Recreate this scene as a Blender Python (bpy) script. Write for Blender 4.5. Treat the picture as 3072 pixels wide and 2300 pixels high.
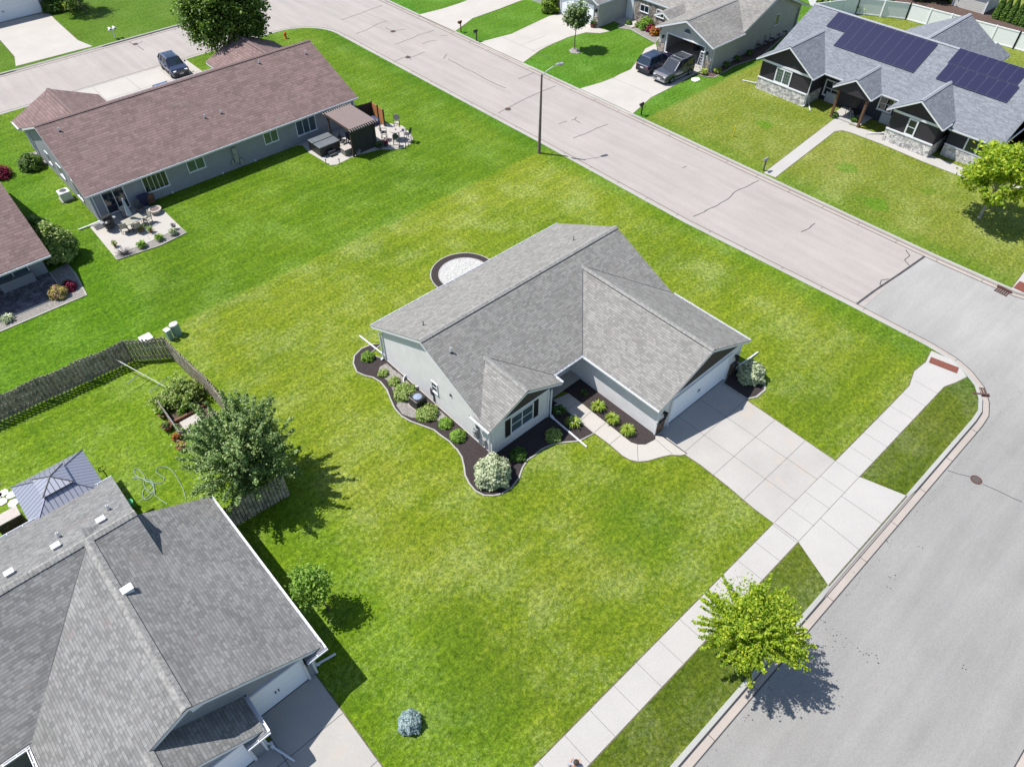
import bpy, bmesh, math, random
import numpy as np
from mathutils import Vector, Matrix
from mathutils.geometry import tessellate_polygon
R=math.radians
for o in list(bpy.data.objects): bpy.data.objects.remove(o)
C=bpy.context.scene.collection
SC=bpy.context.scene
# ---------------------------------------------------------------- camera
F_=2181.0; PIT=R(46.80); ROL=R(.306); HD=R(42.60); HC=33.0
def _basis():
    f=Vector((0,math.cos(PIT),-math.sin(PIT))); r=Vector((1,0,0)); u=r.cross(f)
    r2=r*math.cos(ROL)+u*math.sin(ROL); u2=-r*math.sin(ROL)+u*math.cos(ROL)
    M=Matrix(((math.cos(HD),math.sin(HD),0),(-math.sin(HD),math.cos(HD),0),(0,0,1)))
    return M@r2,M@u2,M@f
cr,cu,cf=_basis()
cam_d=bpy.data.cameras.new('camera'); cam=bpy.data.objects.new('camera',cam_d); C.objects.link(cam)
cam.matrix_world=Matrix.Translation((0,0,HC))@Matrix((cr,cu,-cf)).transposed().to_4x4()
cam_d.sensor_width=36; cam_d.lens=F_/3072*36; cam_d.clip_end=1000; cam_d.clip_start=.5
SC.camera=cam
# ---------------------------------------------------------------- light
SUN_EL=60.0
sd=Vector((.57,-.82,0)).normalized()*math.cos(R(SUN_EL)); sd.z=-math.sin(R(SUN_EL))   # direction light travels
sl=bpy.data.lights.new('sun','SUN'); sl.energy=5.0; sl.angle=R(.53); sl.color=(1,.965,.91)
so=bpy.data.objects.new('sun',sl); C.objects.link(so); so.location=(-40,40,80)
so.rotation_euler=sd.to_track_quat('-Z','Y').to_euler()
w=bpy.data.worlds.new('World'); SC.world=w; w.use_nodes=True
nt=w.node_tree; sky=nt.nodes.new('ShaderNodeTexSky'); sky.sky_type='NISHITA'; sky.sun_disc=False
sky.sun_elevation=R(SUN_EL); sky.sun_rotation=math.atan2(-sd.x,-sd.y); sky.air_density=1.0; sky.dust_density=.6
bg=nt.nodes['Background']; nt.links.new(sky.outputs[0],bg.inputs[0]); bg.inputs[1].default_value=.115
SC.view_settings.view_transform='Standard'; SC.view_settings.look='None'; SC.view_settings.exposure=.6; SC.view_settings.gamma=1
SC.view_settings.use_curve_mapping=False
SC.render.engine='CYCLES'
# ---------------------------------------------------------------- helpers
def G(x,y,z=0.0):            # where the sight line of a photograph pixel meets the height z
    d=cf+cr*((x-1536)/F_)-cu*((y-1150)/F_); t=(z-HC)/d.z
    return Vector((t*d.x,t*d.y,z))
def onp(x,y,axis,val):       # same on the wall plane u=val (axis 0) or v=val (axis 1)
    d=cf+cr*((x-1536)/F_)-cu*((y-1150)/F_); t=val/d[axis]
    return Vector((t*d.x,t*d.y,HC+t*d.z))
def q(ox,oy,s,*pts): return [(ox+x/s,oy+y/s) for x,y in pts]
S2,S5,S3=2.159,5.52,3.1725
def gp(pts,z=0): return [tuple(G(x,y,0))[:2] for x,y in pts]
class MB:
    def __init__(s,mat=None): s.v=[];s.f=[];s.m=[];s.uv=[];s.M=mat
    def add(s,pts,faces,mi=0):
        b=len(s.v)
        if s.M is not None: pts=[s.M@Vector(p) for p in pts]
        pts=[Vector(p) for p in pts]; s.v+=pts
        for f in faces: s.face_(  [b+i for i in f],mi)
        return s
    def face_(s,idx,mi):
        P=[s.v[i] for i in idx]; n=Vector((0,0,0))
        for i in range(len(P)):
            a=P[i];b=P[(i+1)%len(P)]; n+=a.cross(b)
        if n.length>1e-12: n.normalize()
        if abs(n.z)>.999: h=Vector((1,0,0)); t=Vector((0,1,0))
        else: h=Vector((0,0,1)).cross(n).normalized(); t=n.cross(h)
        s.f.append(idx); s.m.append(mi); s.uv.append([(p.dot(h),p.dot(t)) for p in P])
    def poly(s,pts,mi=0): return s.add(pts,[list(range(len(pts)))],mi)
    def box(s,x0,x1,y0,y1,z0,z1,mi=0):
        x0,x1=sorted((x0,x1));y0,y1=sorted((y0,y1));z0,z1=sorted((z0,z1))
        p=[(x0,y0,z0),(x1,y0,z0),(x1,y1,z0),(x0,y1,z0),(x0,y0,z1),(x1,y0,z1),(x1,y1,z1),(x0,y1,z1)]
        return s.add(p,[(0,3,2,1),(4,5,6,7),(0,1,5,4),(1,2,6,5),(2,3,7,6),(3,0,4,7)],mi)
    def prism(s,prof,axis,a,b,mi=0):   # profile pts (c,z); axis 0: extrude in x, c=y ; axis 1: extrude in y, c=x
        n=len(prof)
        P=[(a,c,z) if axis==0 else (c,a,z) for c,z in prof]+[(b,c,z) if axis==0 else (c,b,z) for c,z in prof]
        fs=[[i,(i+1)%n,n+(i+1)%n,n+i] for i in range(n)]+[list(range(n))[::-1],list(range(n,2*n))]
        return s.add(P,fs,mi)
    def slab(s,pts,t,mi=0,down=0.0):   # polygon (3d, top) with vertical thickness t
        pts=[Vector(p)-Vector((0,0,down)) for p in pts]; n=len(pts)
        nn=Vector((0,0,0))
        for i in range(n): nn+=pts[i].cross(pts[(i+1)%n])
        if nn.z<0: pts=pts[::-1]
        bt=[p-Vector((0,0,t)) for p in pts]
        return s.add(pts+bt,[list(range(n)),list(range(n,2*n))[::-1]]+[[i,n+i,n+(i+1)%n,(i+1)%n] for i in range(n)],mi)
    def ngon(s,pts2,z,mi=0,side=None):   # concave flat polygon, optional skirt down to side
        P=[Vector((p[0],p[1],z)) for p in pts2]
        ar=sum(P[i].x*P[(i+1)%len(P)].y-P[(i+1)%len(P)].x*P[i].y for i in range(len(P)))
        if ar<0: P=P[::-1]
        tr=tessellate_polygon([P]); fs=[]
        for t in tr:
            a,b,c=[P[i] for i in t]
            fs.append(list(t) if (b-a).cross(c-a).z>0 else list(t)[::-1])
        s.add(P,fs,mi)
        if side is not None:
            n=len(P); B=[Vector((p.x,p.y,side)) for p in P]
            s.add(P+B,[[i,n+i,n+(i+1)%n,(i+1)%n] for i in range(n)],mi)
        return s
    def strip(s,path,wd,z,mi=0,closed=False):    # flat ribbon along a 2d path
        P=[Vector((p[0],p[1])) for p in path]; n=len(P); L=[];Rr=[]
        for i in range(n):
            a=P[i-1] if (i>0 or closed) else P[i]; b=P[(i+1)%n] if (i<n-1 or closed) else P[i]
            d=(b-a); d=d.normalized() if d.length>0 else Vector((1,0)); nn=Vector((-d.y,d.x))*(wd/2)
            L.append((P[i].x+nn.x,P[i].y+nn.y,z)); Rr.append((P[i].x-nn.x,P[i].y-nn.y,z))
        m=n if closed else n-1
        return s.add(L+Rr,[[i,n+i,n+(i+1)%n,(i+1)%n] for i in range(m)],mi)
    def cyl(s,p0,p1,r0,r1=None,n=8,mi=0,cap=True):
        r1=r0 if r1 is None else r1; p0=Vector(p0);p1=Vector(p1); d=(p1-p0)
        if d.length<1e-6: return s
        d.normalize(); a=d.orthogonal().normalized(); b=d.cross(a)
        P=[];
        for k in range(n):
            t=2*math.pi*k/n; P.append(p0+(a*math.cos(t)+b*math.sin(t))*r0)
        for k in range(n):
            t=2*math.pi*k/n; P.append(p1+(a*math.cos(t)+b*math.sin(t))*r1)
        fs=[[k,(k+1)%n,n+(k+1)%n,n+k] for k in range(n)]
        if cap: fs+=[list(range(n))[::-1],list(range(n,2*n))]
        return s.add(P,fs,mi)
    def tube(s,path,r,n=6,mi=0):
        for a,b in zip(path[:-1],path[1:]): s.cyl(a,b,r,r,n,mi)
        return s
    def lathe(s,prof,c=(0,0,0),n=16,mi=0,sx=1,sy=1):
        P=[];
        for r,z in prof:
            for k in range(n):
                t=2*math.pi*k/n; P.append((c[0]+r*sx*math.cos(t),c[1]+r*sy*math.sin(t),c[2]+z))
        fs=[[j*n+k,j*n+(k+1)%n,(j+1)*n+(k+1)%n,(j+1)*n+k] for j in range(len(prof)-1) for k in range(n)]
        fs+=[list(range(n))[::-1],[(len(prof)-1)*n+k for k in range(n)]]
        return s.add(P,fs,mi)
    def bar(s,p0,p1,wx,wy,mi=0):     # rectangular bar between two points
        p0=Vector(p0);p1=Vector(p1); d=(p1-p0).normalized()
        a=d.cross(Vector((0,0,1))); a=Vector((1,0,0)) if a.length<1e-3 else a.normalized(); b=a.cross(d)
        P=[]
        for p in (p0,p1):
            for i,j in ((-1,-1),(1,-1),(1,1),(-1,1)): P.append(p+a*(i*wx/2)+b*(j*wy/2))
        return s.add(P,[(0,3,2,1),(4,5,6,7),(0,1,5,4),(1,2,6,5),(2,3,7,6),(3,0,4,7)],mi)
    def build(s,name,mats,parent=None,smooth=False,world=True,bevel=0):
        if not isinstance(mats,(list,tuple)): mats=[mats]
        off=Vector((0,0,0)); p=parent
        while p is not None: off+=p.location; p=p.parent
        me=bpy.data.meshes.new(name)
        vs=[tuple(v-off) if world else tuple(v) for v in s.v]
        me.from_pydata(vs,[],s.f)
        for m in mats: me.materials.append(m)
        me.polygons.foreach_set('material_index',s.m)
        uvl=me.uv_layers.new(name='UVMap'); flat=[c for f in s.uv for p2 in f for c in p2]
        uvl.data.foreach_set('uv',flat)
        if smooth: me.polygons.foreach_set('use_smooth',[True]*len(me.polygons))
        me.update()
        o=bpy.data.objects.new(name,me); C.objects.link(o)
        if parent is not None: o.parent=parent
        if bevel:
            b=o.modifiers.new('bevel','BEVEL'); b.width=bevel; b.segments=2; b.limit_method='ANGLE'
        return o
def tag(o,label=None,cat=None,group=None,kind=None):
    if label: o['label']=label
    if cat: o['category']=cat
    if group: o['group']=group
    if kind: o['kind']=kind
    return o
def thing(name,label,cat,loc=(0,0,0),rz=0,group=None):
    o=bpy.data.objects.new(name,None); C.objects.link(o); o.location=loc; o.rotation_euler=(0,0,rz); o.empty_display_size=.3
    return tag(o,label,cat,group)
def copy_tree(src,loc,rz=0,label=None,group=None,scale=None):
    kids={}
    for ob in list(C.objects):
        if ob.parent is not None: kids.setdefault(ob.parent.name,[]).append(ob)
    def rec(o,par):
        c=o.copy(); C.objects.link(c); c.parent=par
        for k in kids.get(o.name,[]): rec(k,c)
        return c
    r=rec(src,None); r.location=loc; r.rotation_euler=(0,0,rz)
    if scale: r.scale=(scale,)*3
    if label: r['label']=label
    if group: r['group']=group
    return r
# ---------------------------------------------------------------- materials
class N:
    def __init__(s,name):
        s.m=bpy.data.materials.new(name); s.m.use_nodes=True; s.t=s.m.node_tree; s.b=s.t.nodes['Principled BSDF']
    def n(s,typ,**kw):
        x=s.t.nodes.new(typ)
        for k,v in kw.items(): setattr(x,k,v)
        return x
    def l(s,a,b): s.t.links.new(a,b)
    def pos(s): 
        return s.n('ShaderNodeNewGeometry').outputs['Position']
    def uv(s): return s.n('ShaderNodeTexCoord').outputs['UV']
    def noise(s,vec,scale,detail=3,rough=.55,dist=0):
        x=s.n('ShaderNodeTexNoise'); x.inputs['Scale'].default_value=scale; x.inputs['Detail'].default_value=detail; x.inputs['Roughness'].default_value=rough; x.inputs['Distortion'].default_value=dist
        s.l(vec,x.inputs['Vector']); return x.outputs['Fac']
    def ramp(s,fac,*stops):
        x=s.n('ShaderNodeValToRGB'); e=x.color_ramp.elements
        while len(e)<len(stops): e.new(.5)
        for el,(p,c) in zip(e,stops): el.position=p; el.color=(*c,1) if len(c)==3 else c
        s.l(fac,x.inputs[0]); return x.outputs[0]
    def mr(s,fac,a,b,c=0,d=1,smooth=True):
        x=s.n('ShaderNodeMapRange'); x.interpolation_type='SMOOTHSTEP' if smooth else 'LINEAR'
        for i,v in zip((1,2,3,4),(a,b,c,d)): x.inputs[i].default_value=v
        s.l(fac,x.inputs[0]); return x.outputs[0]
    def math(s,op,a,b=None):
        x=s.n('ShaderNodeMath',operation=op)
        for i,v in enumerate((a,b)):
            if v is None: continue
            if isinstance(v,(int,float)): x.inputs[i].default_value=v
            else: s.l(v,x.inputs[i])
        return x.outputs[0]
    def mix(s,fac,a,b,mode='MIX'):
        x=s.n('ShaderNodeMixRGB',blend_type=mode)
        for i,v in enumerate((fac,a,b)):
            if isinstance(v,(int,float)): x.inputs[i].default_value=v
            elif isinstance(v,tuple): x.inputs[i].default_value=(*v,1)
            else: s.l(v,x.inputs[i])
        return x.outputs[0]
    def bump(s,h,strength=.3,dist=.02):
        x=s.n('ShaderNodeBump'); x.inputs['Strength'].default_value=strength; x.inputs['Distance'].default_value=dist
        s.l(h,x.inputs['Height']); s.l(x.outputs[0],s.b.inputs['Normal'])
    def out(s,col,rough=.8,metal=0,spec=.3):
        if isinstance(col,tuple): s.b.inputs['Base Color'].default_value=(*col,1)
        else: s.l(col,s.b.inputs['Base Color'])
        s.b.inputs['Roughness'].default_value=rough; s.b.inputs['Metallic'].default_value=metal
        s.b.inputs['Specular IOR Level'].default_value=spec
        return s.m
def sc(c,k): return tuple(min(1,x*k) for x in c)
def plain(name,col,rough=.6,metal=0,var=.12,scale=2.5,spec=.3,bump=0,bs=30):
    k=N(name); p=k.pos(); f=k.noise(p,scale,4)
    c=k.ramp(f,(.3,sc(col,1-var)),(.7,sc(col,1+var)))
    if bump: k.bump(k.noise(p,bs,3),bump,.02)
    return k.out(c,rough,metal,spec)
def shingle(name,cols,wd=.32,rh=.145,patch=.22,line=.035,moss=None,tint=None,con=.17,hue=.0):
    k=N(name); uv=k.uv(); sep=k.n('ShaderNodeSeparateXYZ'); k.l(uv,sep.inputs[0])
    vr=k.math('DIVIDE',sep.outputs[1],rh); row=k.math('FLOOR',vr); fr=k.math('FRACT',vr)
    def wn(a,b,z=0.0):
        c=k.n('ShaderNodeCombineXYZ'); k.l(a,c.inputs[0]); k.l(b,c.inputs[1]); c.inputs[2].default_value=z
        x=k.n('ShaderNodeTexWhiteNoise'); x.noise_dimensions='3D'; k.l(c.outputs[0],x.inputs['Vector']); return x
    off=wn(row,row,3.7).outputs['Value']; xx=k.math('ADD',k.math('DIVIDE',sep.outputs[0],wd),k.math('ADD',off,k.math('MULTIPLY',row,.5)))
    # uneven tab widths: a sine warp keeps the courses regular
    xx=k.math('ADD',xx,k.math('MULTIPLY',k.math('SINE',k.math('MULTIPLY',xx,2.3)),.28)); col=k.math('FLOOR',xx); fx=k.math('FRACT',xx)
    w1=wn(col,row,0.0)
    base=sc(cols[0],.5); base=tuple((cols[0][i]+cols[1][i]+cols[2][i])/3 for i in range(3))
    c=k.ramp(w1.outputs['Value'],(0,sc(base,1-con*1.1)),(.35,sc(base,1-con*.35)),(.7,sc(base,1+con*.35)),(1,sc(base,1+con)))
    ln=k.math('MAXIMUM',k.mr(fr,0,.2,.78,0),k.mr(fx,0,.1,.5,0))  # shadow line of each course, and the tab gaps, darkened in the colour
    c=k.mix(ln,c,sc(base,.22))
    p=k.pos()
    c=k.mix(.6,c,k.ramp(k.noise(p,.45,4,.6),(.3,(1-patch,)*3),(.7,(1+patch,)*3)),'MULTIPLY')
    c=k.mix(.5,c,k.ramp(k.noise(p,30,2,.7),(.3,(.7,.7,.7)),(.7,(1.3,1.3,1.3))),'MULTIPLY')
    if tint: c=k.mix(k.mr(k.noise(p,.8,3),.62,.75,0,.3),c,tint)
    k.bump(k.math('ADD',fr,k.math('MULTIPLY',w1.outputs['Value'],.5)),.5,.012)
    return k.out(c,.9,0,.15)
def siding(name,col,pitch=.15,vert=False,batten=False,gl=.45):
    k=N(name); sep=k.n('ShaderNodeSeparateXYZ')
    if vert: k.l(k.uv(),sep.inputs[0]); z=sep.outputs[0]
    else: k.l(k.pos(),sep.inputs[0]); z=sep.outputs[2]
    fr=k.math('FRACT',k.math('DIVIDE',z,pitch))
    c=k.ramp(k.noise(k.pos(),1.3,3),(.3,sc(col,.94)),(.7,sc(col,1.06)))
    ln=k.mr(fr,0,.34,1,0) if not vert else k.mr(fr,.0,.16,1,0)  # horizontal laps: shade along each board edge painted into the colour
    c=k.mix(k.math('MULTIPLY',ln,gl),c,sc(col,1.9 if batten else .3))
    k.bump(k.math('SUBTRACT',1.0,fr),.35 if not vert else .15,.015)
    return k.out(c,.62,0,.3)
def stone(name,c1,c2,mort,wd=.38,rh=.13):
    k=N(name); uv=k.uv(); vec=k.n('ShaderNodeVectorMath',operation='ADD'); nz=k.n('ShaderNodeTexNoise'); nz.inputs['Scale'].default_value=3
    k.l(uv,nz.inputs['Vector']); k.l(uv,vec.inputs[0]); sc_=k.n('ShaderNodeVectorMath',operation='SCALE'); sc_.inputs['Scale'].default_value=.07; k.l(nz.outputs['Color'],sc_.inputs[0]); k.l(sc_.outputs[0],vec.inputs[1])
    b=k.n('ShaderNodeTexBrick'); b.offset=.37; k.l(vec.outputs[0],b.inputs['Vector']); b.inputs['Scale'].default_value=1; b.inputs['Brick Width'].default_value=wd; b.inputs['Row Height'].default_value=rh
    b.inputs['Color1'].default_value=(*c1,1); b.inputs['Color2'].default_value=(*c2,1); b.inputs['Mortar'].default_value=(*mort,1); b.inputs['Mortar Size'].default_value=.012
    v=k.n('ShaderNodeTexVoronoi'); v.inputs['Scale'].default_value=4.5; k.l(vec.outputs[0],v.inputs['Vector'])
    sp=k.n('ShaderNodeSeparateColor'); k.l(v.outputs['Color'],sp.inputs[0])
    c=k.mix(.8,b.outputs[0],k.ramp(sp.outputs[0],(.1,(.55,.53,.52)),(.9,(1.45,1.4,1.35))),'MULTIPLY')
    k.bump(k.math('SUBTRACT',k.noise(uv,9,4),k.math('MULTIPLY',b.outputs['Fac'],.8)),.8,.03)
    return k.out(c,.85,0,.2)
def concrete(name,col,var=.1,stain=None,sc_=.35,fine=.07,crack=False,track=None,zonelight=None):
    k=N(name); p=k.pos()
    c=k.ramp(k.noise(p,sc_,5,.6),(.3,sc(col,1-var)),(.7,sc(col,1+var)))
    c=k.mix(1,c,k.ramp(k.noise(p,14,4,.7),(.3,(1-fine,)*3),(.7,(1+fine,)*3)),'MULTIPLY')
    if stain: c=k.mix(k.mr(k.noise(p,.55,3,.5,1.5),.52,.72,0,.55),c,stain)
    if track:   # worn wheel bands across the v direction of travel
        sep=k.n('ShaderNodeSeparateXYZ'); k.l(p,sep.inputs[0]); mp=k.n('ShaderNodeCombineXYZ'); 
        k.l(k.math('MULTIPLY',sep.outputs[0],track[0]),mp.inputs[0]); k.l(k.math('MULTIPLY',sep.outputs[1],track[1]),mp.inputs[1])
        c=k.mix(.8,c,k.ramp(k.noise(mp.outputs[0],1,4,.6),(.3,(.88,)*3),(.7,(1.08,)*3)),'MULTIPLY')
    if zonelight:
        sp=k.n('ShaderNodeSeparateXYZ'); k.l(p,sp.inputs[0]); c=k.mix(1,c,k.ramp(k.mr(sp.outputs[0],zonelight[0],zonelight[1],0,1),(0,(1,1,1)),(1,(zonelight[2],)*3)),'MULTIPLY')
    k.bump(k.noise(p,60,3),.12,.01)
    return k.out(c,.88,0,.2)
def leafm(name,dark,mid,light,transl=.35,rough=.55,flower=None):
    k=N(name); g=k.n('ShaderNodeNewGeometry'); r=g.outputs['Random Per Island']
    c=k.ramp(r,(.0,dark),(.45,mid),(.95,light))
    if flower: c=k.mix(k.mr(r,flower[1],flower[1]+.01,0,1,False),c,flower[0])
    c=k.mix(.6,c,k.ramp(k.noise(g.outputs['Position'],1.6,3),(.3,(.72,.74,.7)),(.7,(1.25,1.22,1.15))),'MULTIPLY')
    k.l(c,k.b.inputs['Base Color']); k.b.inputs['Roughness'].default_value=rough; k.b.inputs['Specular IOR Level'].default_value=.25
    tr=k.n('ShaderNodeBsdfTranslucent'); k.l(k.mix(1,c,(1.3,1.3,.6),'MULTIPLY'),tr.inputs[0]); ms=k.n('ShaderNodeMixShader'); ms.inputs[0].default_value=transl
    k.l(k.b.outputs[0],ms.inputs[1]); k.l(tr.outputs[0],ms.inputs[2]); k.l(ms.outputs[0],k.t.nodes['Material Output'].inputs[0])
    return k.m
def grassm(name,lush,mid,dry,zone=None,stripe=.0,straw=.35,sdir=1,patches=()):
    k=N(name); p=k.pos(); sep=k.n('ShaderNodeSeparateXYZ'); k.l(p,sep.inputs[0]); X,Y=sep.outputs[0],sep.outputs[1]
    big=k.noise(p,.14,4,.62); med=k.noise(p,1.5,6,.75,.5)
    c=k.ramp(med,(.3,lush),(.5,mid),(.7,dry))
    c=k.mix(.55,c,k.ramp(big,(.32,lush),(.5,mid),(.7,dry)))
    if stripe:
        w_=k.math('SINE',k.math('MULTIPLY',k.math('ADD',Y if sdir else X,k.math('MULTIPLY',k.noise(p,.25,2),1.3)),4.9))
        c=k.mix(stripe,c,k.ramp(w_,(.0,(.8,.84,.78)),(.9,(1.18,1.14,1.12))),'MULTIPLY')
    # straw coloured thatch
    st=k.mr(k.math('ADD',k.math('MULTIPLY',k.noise(p,.3,3,.6),.42),k.math('MULTIPLY',k.noise(p,4.5,6,.85),.58)),.48,.6,0,straw)
    c=k.mix(st,c,(.32,.36,.14))
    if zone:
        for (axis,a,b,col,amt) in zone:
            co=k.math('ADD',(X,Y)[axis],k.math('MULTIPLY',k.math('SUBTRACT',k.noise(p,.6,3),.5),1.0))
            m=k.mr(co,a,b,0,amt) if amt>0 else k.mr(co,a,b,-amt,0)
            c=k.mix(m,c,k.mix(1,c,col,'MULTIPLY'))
    for (px,py,rr,col,amt) in patches:
        d=k.n('ShaderNodeVectorMath',operation='DISTANCE'); k.l(p,d.inputs[0]); d.inputs[1].default_value=(px,py,0)
        dd=k.math('ADD',d.outputs['Value'],k.math('MULTIPLY',k.math('SUBTRACT',k.noise(p,1.5,3),.5),rr*.9))
        c=k.mix(k.mr(dd,rr*.55,rr*1.15,amt,0),c,col)
    fine=k.noise(p,4.2,7,.88); fine2=k.noise(p,14,5,.9)
    c=k.mix(1,c,k.ramp(fine,(.36,(.3,.37,.25)),(.5,(.92,.95,.88)),(.64,(1.8,1.62,1.65))),'MULTIPLY')
    c=k.mix(1,c,k.ramp(fine2,(.34,(.46,.52,.4)),(.66,(1.56,1.46,1.55))),'MULTIPLY')
    k.bump(k.math('ADD',fine,fine2),.75,.06)
    return k.out(c,.85,0,.12)
# ---------------------------------------------------------------- material instances
m_street=concrete('street_concrete',(.30,.272,.252),.05,sc_=.25,fine=.09,track=(1.3,.10))
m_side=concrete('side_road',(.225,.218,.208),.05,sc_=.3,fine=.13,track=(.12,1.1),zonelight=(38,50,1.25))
m_kerb=concrete('kerb_concrete',(.32,.28,.25),.08)
m_kerbtop=concrete('kerb_top',(.30,.30,.28),.08)
m_walk=concrete('walk_concrete',(.345,.33,.312),.05)
m_drive=concrete('drive_concrete',(.325,.31,.29),.08,stain=(.37,.31,.26))
m_drive2=concrete('drive_concrete_pale',(.37,.345,.315),.06)
m_stamp=stone('stamped_concrete',(.12,.115,.135),(.16,.15,.17),(.06,.06,.07),.7,.45)
m_joint=plain('joint_gap',(.13,.125,.12),.9)
m_tar=plain('crack_sealer',(.045,.045,.05),.7,var=.3)
m_mulch=plain('mulch',(.035,.027,.027),.95,var=.6,scale=24,bump=1.0,bs=28)
m_redmulch=plain('brown_mulch',(.085,.055,.045),.95,var=.5,scale=14,bump=1,bs=24)
m_gravel=plain('gravel',(.2,.185,.17),.9,var=.55,scale=16,bump=1.0,bs=18)
m_white_rock=plain('white_gravel',(.36,.355,.34),.85,var=.35,scale=12,bump=.8,bs=20)
m_edge=plain('bed_edging',(.3,.29,.27),.85)
m_white=plain('white_trim',(.62,.63,.66),.45,var=.03)
m_whitegut=plain('white_metal',(.6,.61,.64),.35,var=.04)
m_black=plain('black_metal',(.02,.02,.022),.4,var=.1)
m_dark=plain('dark_grey_metal',(.06,.06,.065),.5)
m_grey=plain('grey_metal',(.3,.31,.32),.45,metal=.3)
m_steel=plain('galvanised_steel',(.36,.37,.38),.4,metal=.5)
m_rust=plain('weathered_pole',(.16,.12,.11),.7,var=.25,scale=4)
m_brown=plain('brown_wood',(.13,.065,.035),.7,var=.25,scale=5)
m_cedar=plain('cedar_wood',(.36,.16,.06),.7,var=.2,scale=6)
m_fence=plain('weathered_fence',(.32,.28,.22),.85,var=.5,scale=3.2,bump=.3)
m_post=plain('dark_timber',(.05,.035,.028),.8)
m_glass=N('window_glass').out((.012,.02,.03),.06,0,.9)
m_glassg=N('window_glass_green').out((.05,.085,.08),.08,0,.9)
m_screen=plain('insect_screen',(.05,.075,.1),.35,var=.1)
m_orange=plain('hydrant_orange',(.55,.13,.03),.5)
m_yellow=plain('yellow_plastic',(.62,.5,.02),.5)
m_terra=plain('terracotta',(.22,.08,.06),.8)
m_grate=plain('rusty_iron',(.08,.04,.035),.8,var=.35,scale=9)
m_pad=plain('tactile_brick_red',(.15,.05,.035),.8,var=.15,scale=9,bump=.4,bs=40)
m_iron=plain('cast_iron',(.1,.085,.08),.7,var=.3,scale=9)
m_bark=plain('bark',(.1,.08,.062),.9,var=.3,scale=8,bump=.5)
m_barkp=plain('pale_bark',(.26,.24,.21),.9,var=.3,scale=8,bump=.5)
m_util=plain('utility_green_grey',(.2,.3,.28),.5)
m_utiltop=plain('utility_lid',(.6,.62,.58),.5)
m_cover=plain('spa_cover',(.11,.12,.13),.55)
m_fabric=plain('woven_screen',(.035,.033,.032),.9)
m_canvas=plain('striped_canvas',(.17,.13,.12),.85,var=.15,scale=9)
m_sling=plain('sling_fabric',(.28,.27,.22),.8)
m_tabletop=plain('stone_tabletop',(.36,.32,.29),.6,var=.1,scale=8)
m_umb=plain('closed_umbrella_fabric',(.3,.34,.4),.8)
m_rock=plain('field_stone',(.24,.22,.2),.9,var=.4,scale=5,bump=.7,bs=14)
m_hose=plain('grey_green_hose',(.25,.32,.28),.5)
m_tyre=plain('tyre_rubber',(.015,.015,.016),.8)
m_flag=plain('pale_flagstone',(.5,.49,.47),.85,var=.1)
# foliage
m_f_bush=leafm('bush_leaves',(.025,.06,.012),(.06,.13,.02),(.13,.23,.04))
m_f_lily=leafm('lily_leaves',(.1,.18,.02),(.24,.36,.04),(.45,.5,.1))
m_edge_soil=plain('trimmed_edge_soil',(.10,.095,.05),.95,var=.5,scale=6)
m_vinyl=plain('white_vinyl',(.78,.79,.8),.4,var=.03)
m_f_dog=leafm('variegated_leaves',(.12,.18,.09),(.35,.4,.25),(.55,.58,.42),.25)
m_f_blue=leafm('blue_spruce_needles',(.09,.15,.16),(.2,.28,.29),(.33,.41,.42),.15)
m_f_oak=leafm('shade_tree_leaves',(.022,.06,.01),(.08,.16,.02),(.22,.32,.07),.3)
m_f_lime=leafm('lime_tree_leaves',(.05,.11,.01),(.12,.21,.018),(.25,.34,.035),.4)
m_f_lime2=leafm('bright_lime_leaves',(.10,.2,.014),(.26,.38,.024),(.5,.56,.06),.5)
m_f_pear=leafm('pale_pear_leaves',(.035,.09,.022),(.14,.235,.06),(.37,.45,.2),.35)
m_f_grey=leafm('slender_tree_leaves',(.03,.08,.02),(.13,.22,.06),(.34,.42,.2),.3)
m_f_small=leafm('young_tree_leaves',(.06,.14,.015),(.15,.29,.03),(.3,.43,.08),.4)
m_f_vine=leafm('vine_leaves',(.06,.12,.02),(.2,.3,.06),(.42,.48,.18),.35)
m_f_arb=leafm('arborvitae_leaves',(.025,.06,.008),(.06,.125,.012),(.11,.2,.02),.2)
m_f_red=leafm('barberry_leaves',(.08,.005,.02),(.2,.01,.045),(.3,.03,.08),.3)
m_f_gold=leafm('golden_spirea_leaves',(.2,.2,.05),(.4,.35,.09),(.55,.4,.16),.3,flower=((.5,.25,.25),.8))
m_f_redmix=leafm('red_orange_flowers',(.2,.02,.01),(.4,.06,.02),(.3,.3,.03),.3)
m_f_twig=plain('bare_grey_twigs',(.2,.18,.19),.9)
# ---------------------------------------------------------------- lawn and roads
LAWN_L=(.072,.128,.005); LAWN_M=(.132,.185,.009); LAWN_D=(.2,.225,.03)
GRN=(.52,.83,.6)
def zz(l): return l
_g=grassm
def arc(cx,cy,r,a0,a1,n=10): return [(cx+r*math.cos(R(a0+(a1-a0)*i/n)),cy+r*math.sin(R(a0+(a1-a0)*i/n))) for i in range(n+1)]
W_edge=[(-90,81.2),(37.5,81.2)]+arc(37.9,76.2,5.0,90,0,12)[1:]+[(42.9,60),(42.95,43.3),(42.75,26.6),(43.35,12.8),(43.45,7.0),(43.3,5.3)]+[(42.9,4.3),(42.2,3.3),(41.3,2.66),(40.35,2.27),(39.4,2.2),(-90,2.2)]
NE_edge=[(53.35,170),(53.3,80.9),(53.4,35.2),(53.42,11.3),(53.6,6.5)]+arc(57.6,6.2,4.0,180,270,8)[1:]+[(150,2.2)]
NW_edge=[(-90,90.7),(36.0,90.7)]+arc(36.0,96.7,6.0,270,360,8)[1:]+[(42.9,170)]
SE_edge=[(-90,-8.15),(150,-8.15)]
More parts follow.
